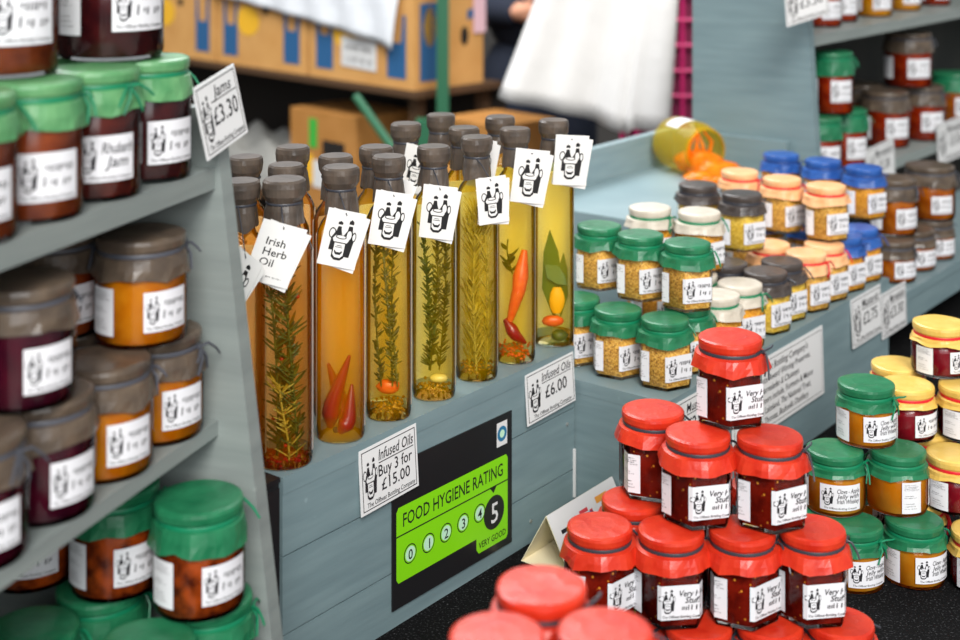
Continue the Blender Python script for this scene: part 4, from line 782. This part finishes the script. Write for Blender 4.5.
chilli('chilli', 'chilli_red', [(-.010, -.006, .012), (-.008, -.010, .035), (.010, -.012, .085)], .0105, b); chilli('chilli', 'chilli_red', [(.010, .0, .010), (.002, .000, .03), (-.012, -.006, .075)], .0105, b); chilli('chilli', 'chilli_red', [(.0, -.011, .008), (.009, -.011, .02), (.012, -.008, .055)], .0095, b)
blob('berry', 'hole_black', (-.004, -.010, .010), (.003, .003, .003), b); hang_tag(b, .004, .206, .038, .056, .22, None, .1)
b = bottle(*fr(389), 'golden_oil', 'third bottle of the front row, golden oil with fine thyme and spices at its foot', 2, .97)
[sprig('herb_sprig', 'thyme', 11 + q, .035, .195, 130, .012, .0015, b, xx, yy, .005) for q, (xx, yy) in enumerate(((-.009, -.010), (.009, -.011), (0, -.014)))]; spice_bed(13, .004, .012, b); blob('chilli_piece', 'chilli_orange', (0, -.006, .032), (.013, .006, .008), b); hang_tag(b, .004, .212, .040, .056, .16, None, .1)
b = bottle(*fr(434), 'yellow_oil', 'fourth bottle of the front row, yellow oil with green thyme and a garlic clove', 3, .97)
[sprig('herb_sprig', 'thyme' if q else 'herb_green', 21 + q, .03, .195, 150, .013, .0016, b, xx, yy, .005) for q, (xx, yy) in enumerate(((-.009, -.010), (.009, -.011), (0, -.013)))]; spice_bed(23, .004, .012, b); blob('garlic_clove', 'garlic', (.006, -.010, .022), (.011, .006, .005), b); hang_tag(b, .006, .206, .038, .057, .10, None, -.05)
b = bottle(*fr(477), 'yellow_oil', 'fifth bottle of the front row, yellow oil packed with rosemary needles', 4, .97)
for q, (xx, yy) in enumerate(((-.009, -.009), (.009, -.010), (0, -.006), (0, -.014))): sprig('rosemary_sprig', 'rosemary', 31 + q, .012, .188, 90, .030, .0012, b, xx, yy, .004, 1.5)
spice_bed(33, .004, .014, b); hang_tag(b, .018, .206, .036, .052, -.09, None, .25)
b = bottle(*fr(515.5), 'green_oil', 'sixth bottle of the front row, olive oil with a long orange chilli standing inside', 5, .96)
chilli('chilli', 'chilli_orange', [(.011, -.006, .130), (.004, -.011, .085), (-.011, -.009, .035)], .0105, b); chilli('chilli', 'chilli_red', [(-.013, -.009, .05), (.0, -.013, .032), (.013, -.009, .022)], .0085, b); spice_bed(43, .004, .016, b, 'chilli_orange', 'chilli_flakes'); sprig('herb_sprig', 'herb_green', 44, .10, .14, 10, .02, .004, b, -.006, .004); hang_tag(b, .017, .221, .042, .062, .12, None, .15)
b = bottle(*fr(554), 'green_oil', 'last bottle of the front row beside the mustard jars, bay leaf and citrus inside', 6, 1.0)
m = MB(); leaf(m, Vector((.0, -.008, .03)), Vector((-.05, -.03, 1)), Vector((0, 1, .2)), .11, .013, .003); leaf(m, Vector((-.012, -.012, .098)), Vector((.55, .0, -.5)), Vector((0, -1, .2)), .036, .010, .002); leaf(m, Vector((.008, -.002, .03)), Vector((.05, .02, 1)), Vector((0, 1, -.2)), .08, .008, .002); m.build('bay_leaf', 'bay_leaf', b)
blob('citrus_slice', 'citrus', (.003, -.012, .055), (.009, .004, .018), b, 3); blob('chilli_piece', 'chilli_orange', (-.002, -.012, .030), (.014, .006, .007), b, 4); blob('olive', 'herb_green', (.006, -.010, .012), (.010, .008, .007), b, 5); hang_tag(b, .019, .228, .041, .060, .07, None, .15)
for i, (px, py, om, lb, tg) in enumerate(((241, 180, 'amber_oil', 'amber bottle behind the first bottle, half hidden by the slanted rack panel', (.0, .185, .5)), (286, 164, 'amber_oil', 'bottle directly behind the Irish Herb Oil bottle, second row', None), (336, 155, 'amber_oil', 'bottle behind the orange oil bottle, second row', None), (376, 146, 'golden_oil', 'bottle behind the thyme bottle in the second row, its tag turned edge on', (.02, .215, .3)),
        (246, 156, 'amber_oil', 'leftmost bottle of the back row, its cap beside the rack panel', None), (293, 146, 'amber_oil', 'second bottle of the back row, cap showing above the one before it', None), (406, 123, 'golden_oil', 'back row bottle with a white tag leaning left, near the middle', (.014, .222, .2)), (441, 114, 'amber_oil', 'back row bottle with its cap beside the green pole foot', None), (464, 127, 'yellow_oil', 'second row bottle behind the rosemary bottle, tag edge showing', (.020, .235, .1)), (500, 116, 'yellow_oil', 'last bottle of the back row, cap behind the chilli bottle', None))):
    d = .268 * 1385 / (py + 100); x, y = (px - 480) / 1385 * d, d
    b = bottle(x, y, om, lb, 7 + i, .98)
    if tg: hang_tag(b, tg[0], tg[1], .036, .056, tg[2], None, .4 if i % 2 else -.3)
    if i in (0, 1, 4): sprig('herb_sprig', 'herb_green', 60 + i, .01, .19, 80, .014, .0014, b)

# ================================================================== cards, sticker, banner
def box_card(name, a0, a1, z0, z1, label, draw, cat='price card', o=.3745, tilt=.004, dz=(0, 0), group='price cards', mats=('card_white', 'label_ink')):
    O = A(a0, o + tilt, z0); return card_at(name, O, A(a1, o + tilt, z0 + dz[0]) - O, A(a0, o, z1) - O, draw, label, cat, group, mats)
def price(head, lines, bottom='The Offbeat Bottling Company', eb=(.05, .20, .24, .62)):
    def draw(m, W, H, f):
        border(m, W, H, f, H * .045, H * .014); emblem(m, W * eb[0], H * eb[1], W * eb[2], H * eb[3], 1, 0, f)
        if head: put_text(m, head, W * .62, H * .72, H * .17, 1, f, 'c', .2, W * .62); quad(m, W * .32, H * .675, W * .93, H * .69, 1, f)
        n = len(lines)
        for i, s in enumerate(lines): put_text(m, s, W * .60, H * ((.36 if n == 1 else .47) - i * .23), H * (.25 if n == 1 else .18), 1, f, 'c', 0, W * .60)
        put_text(m, bottom, W * .52, H * .085, H * .075, 1, f, 'c', .1, W * .84)
    return draw
box_card('price_card', -1.262, -1.175, -.612, -.548, 'price card on the planked box, Infused Oils Buy 3 for £15.00', price('Infused Oils', ['Buy 3 for', '£15.00']), dz=(.003, 0))
box_card('price_card', -.982, -.884, -.606, -.548, 'price card at the right corner of the planked box, Infused Oils £6.00', price('Infused Oils', ['£6.00']), dz=(.003, 0))
def rating(m, W, H, f):                                # mats: black, green, ink, mint, white, blue
    pts = [(.03, .20), (.03, .66), (.045, .69), (.945, .69), (.96, .66), (.96, .08), (.945, .055), (.70, .055), (.68, .09), (.68, .17), (.045, .17)]
    m.add([f(x * W, y * H, 1) for x, y in pts], [tuple(range(len(pts)))], 1)
    put_text(m, 'FOOD HYGIENE RATING', W * .495, H * .545, H * .095, 2, f, 'c', 0, W * .84, 2); quad(m, W * .03, H * .487, W * .96, H * .497, 2, f)
    m.add([f(x * W, y * H, 2) for x, y in ((.80, .49), (.83, .445), (.86, .49))], [(2, 1, 0)[::-1]], 2)
    for i in range(5):
        cx, cy = W * (.135 + .143 * i), H * (.335 + .004 * i); r = H * .068
        for rr, mi, l in ((r, 2, 2), (r * .88, 1, 3), (r * .76, 3, 4)): m.add([f(x, y, l) for x, y in ell(cx, cy, rr, rr, 24)], [tuple(range(24))], mi)
        put_text(m, str(i), cx, cy - H * .038, H * .072, 2, f, 'c', 0, None, 6)
    m.add([f(x, y, 3) for x, y in ell(W * .835, H * .30, H * .125, H * .125, 32)], [tuple(range(32))], 0); put_text(m, '5', W * .835, H * .225, H * .15, 4, f, 'c', 0, None, 6)
    put_text(m, 'VERY GOOD', W * .82, H * .088, H * .048, 2, f, 'c', 0, W * .24, 3)
    quad(m, W * .86, H * .77, W * .955, H * .95, 4, f, 2); m.add([f(x, y, 3) for x, y in ell(W * .908, H * .86, H * .058, H * .058, 20)], [tuple(range(20))], 5); m.add([f(x, y, 4) for x, y in ell(W * .908, H * .86, H * .030, H * .030, 16)], [tuple(range(16))], 3)
O = A(-1.2135, BO + .0024, -.726)
card_at('rating_sticker', O, A(-1.0095, BO + .0024, -.7285) - O, Vector((0, 0, .149)), rating, 'black and green food hygiene rating sticker with a 5 on the planked box', 'rating sticker', None, ('sticker_black', 'sticker_green', 'ink_black', 'pale_mint', 'card_white', 'badge_blue'))
def banner(m, W, H, f):
    border(m, W, H, f, H * .05, H * .008)
    for i, s in enumerate(("The Offbeat Bottling Company's", 'Great Taste Award Winning Preserves,', 'Marmalades & Chutneys', 'Our customers include, Fortnum & Mason', 'Harrods, Lakeland, The National Trust,', 'Brown Thomas, Bushmills Distillery')):
        put_text(m, s, W * .5, H * (.80 - i * .138), H * (.088 if i else .10), 1, f, 'c', .18, W * (.90, .90, .60, .92, .92, .86)[i])
box_card('banner', -.722, -.452, -.688, -.594, 'long white printed banner card of six lines on the mustard box front', banner, 'banner', .5015, .003, group=None)
box_card('price_card', -.862, -.775, -.650, -.588, 'price card mostly hidden behind the red peak jar at the mustard box corner', price('Mustards', ['£2.75']), 'price card', .5015, .003)
box_card('price_card', -.353, -.243, -.652, -.582, 'price card hanging at the right end of the mustard box, £2.75', price('Mustards', ['£2.75']), 'price card', .5015, .004)
box_card('price_card', -.238, -.140, -.668, -.600, 'price card on the low ledge right of the £2.75 card, £3.30', price('Marmalades', ['£3.30']), 'price card', .5015, .002)
box_card('price_card', .245, .385, -.556, -.474, 'tilted price card on the rack shelf before the brown-topped red jars', price('Marmalades', ['£3.30']), 'price card', .277, .004, dz=(.006, 0))
box_card('price_card', .625, .80, -.560, -.474, 'price card on the rack shelf at the right picture edge', price('Marmalades', ['£3.30']), 'price card', .277, .004)
card_at('price_card', Vector(((787 - 480) / 1385 * 2.36, 2.36, CZ - 127 / 1385 * 2.36)), Vector(((829 - 480) / 1385 * 2.40, 2.40, CZ - 114 / 1385 * 2.40)) - Vector(((787 - 480) / 1385 * 2.36, 2.36, CZ - 127 / 1385 * 2.36)), Vector((-.004, .002, .066)), price('Jams', ['£3.30']), 'price card at the top of the right rack panel, cut by the picture edge', 'price card', 'price cards')
def at(px, py, d): return Vector(((px - 480) / 1385 * d, d, CZ - (py + 100) / 1385 * d))
O = at(208, 161, 1.128); R_ = at(248, 132, 1.186) - O; U_ = at(196, 87, 1.128) - O; U_ -= R_ * (U_.dot(R_) / R_.length_squared) * .5
card_at('price_card', O, R_, U_, price('Jams', ['£3.30']), 'price card pinned to the top of the slanted left rack panel, Jams £3.30', 'price card', 'price cards')

# tent card on the felt
c0, c1 = at(521, 561, .745 * 1385 / 661), at(571, 580, .745 * 1385 / 680); w = c1 - c0; mid = (c0 + c1) / 2; ax = E1 * .135; top = Vector((0, 0, .060))
t = thing('tent_card', mid, 'folded cream tent card with small coloured logos standing by the grey box corner', 'tent card')
def sheet(name, p0, p1, ax, mat, parent, th):
    nn = ax.cross(p1 - p0).normalized() * th; m = MB(); m.hexa([p0, p0 + ax, p1 + ax, p1, p0 + nn, p0 + ax + nn, p1 + ax + nn, p1 + nn]); return adopt(m.build(name, mat), parent)
sheet('left_leaf', c0, mid + top, ax, 'cream_card', t, .0008)
sheet('right_leaf', c1, mid + top, ax, 'cream_card', t, .0008); sheet('base_leaf', c0 + Vector((0, 0, .001)), c1 + Vector((0, 0, .001)), ax, 'cream_card', t, .0008)
b0, u_, v_ = c1, ax, (mid + top - c1); nn = u_.cross(v_).normalized()
m = MB()
def fl(x, y, l=0): return b0 + u_ * x + v_ * y + nn * (.0012 + .0001 * l)
m.add([fl(0, 0), fl(1, 0), fl(1, 1), fl(0, 1)], [(0, 1, 2, 3)], 0)
for mi, x0, y0, x1, y1 in ((1, .14, .40, .30, .50), (1, .12, .28, .24, .37), (2, .40, .74, .52, .80), (1, .42, .62, .58, .72), (3, .66, .76, .84, .86), (4, .36, .52, .41, .57), (5, .10, .64, .24, .70), (2, .54, .58, .58, .74)): quad(m, x0, y0, x1, y1, mi, fl)
adopt(m.build('printed_face', ['card_white', 'logo_blue', 'logo_red', 'logo_orange', 'logo_green', 'label_ink']), t)

# ================================================================== toppled jar with its spill
J = A(-.085, .088, -.49); R_ = .047
t = thing('toppled_jar', J, 'large toppled glass jar spilling orange jelly on the pale raised tier', 'jar')
d = Vector((.40, -.9165, 0)); s_ = Vector((.9165, .40, 0)); up = Vector((0, 0, 1)); C0 = Vector((0, 0, R_ + .001)) - d * .060
def ringat(r, h, n=32, zoff=0): return [C0 + d * h + s_ * (r * math.cos(2 * math.pi * j / n)) + up * (r * math.sin(2 * math.pi * j / n) + zoff) for j in range(n)]
m = MB(); m.rings([ringat(r, h) for r, h in ((R_ * .85, 0), (R_ * .96, .002), (R_, .008), (R_, .075), (R_ * .96, .086), (R_ * .84, .094), (R_ * .84, .108), (R_ * .80, .109))], cap1=False); m.build('glass', 'spill_glass', t, 40)
m = MB(); torus(m, R_ * .845, .0022, 0); M = Matrix(((s_.x, up.x, d.x), (s_.y, up.y, d.y), (s_.z, up.z, d.z)))
m.v = [tuple(C0 + d * .104 + M @ Vector(v)) for v in m.v]; m.build('rim', 'spill_glass', t, 60)
m = MB(); m.add([C0 + d * h + s_ * (R_ * 1.002 * math.cos(a)) + up * (R_ * 1.002 * math.sin(a)) for h in (.022, .062) for a in [math.radians(60 + 70 * i / 10) for i in range(11)]], [(i, i + 1, i + 12, i + 11) for i in range(10)]); m.build('label', 'label_paper', t)
random.seed(21)
def lump(mb, c, r, seed):
    rng = random.Random(seed); rs = []
    for i in range(1, 8):
        a = math.pi * i / 8; rs.append([(c.x + r[0] * math.sin(a) * math.cos(b) * rng.uniform(.86, 1.14), c.y + r[1] * math.sin(a) * math.sin(b) * rng.uniform(.86, 1.14), max(.0012, c.z - r[2] * math.cos(a))) for b in [2 * math.pi * j / 14 for j in range(14)]])
    mb.rings(rs)
m = MB()
for i, (h, sx, zz, rr) in enumerate(((.060, 0, .022, (.030, .030, .020)), (.085, .004, .026, (.030, .026, .022)), (.108, .0, .024, (.034, .028, .024)), (.130, .010, .018, (.042, .032, .018)), (.148, -.028, .012, (.036, .028, .012)), (.146, .030, .013, (.032, .026, .013)), (.168, -.004, .009, (.040, .024, .010)))):
    c = C0 + d * h + s_ * sx; lump(m, Vector((c.x, c.y, zz)), rr, i)
sp = m.build('spilled_jelly', 'spill_jelly', t, 70)
m = MB()
for i in range(5): c = C0 + d * .085 + s_ * (-.02 + .01 * i); m.tube([(c.x, c.y, .03), (c.x + .006 * math.sin(i * 2), c.y, .055 + .006 * (i % 3)), (c.x + .012 * math.cos(i), c.y + .004, .078 + .004 * (i % 2))], [.004, .003, .0015], 6)
m.build('peel_shreds', 'spill_jelly', t, 60)
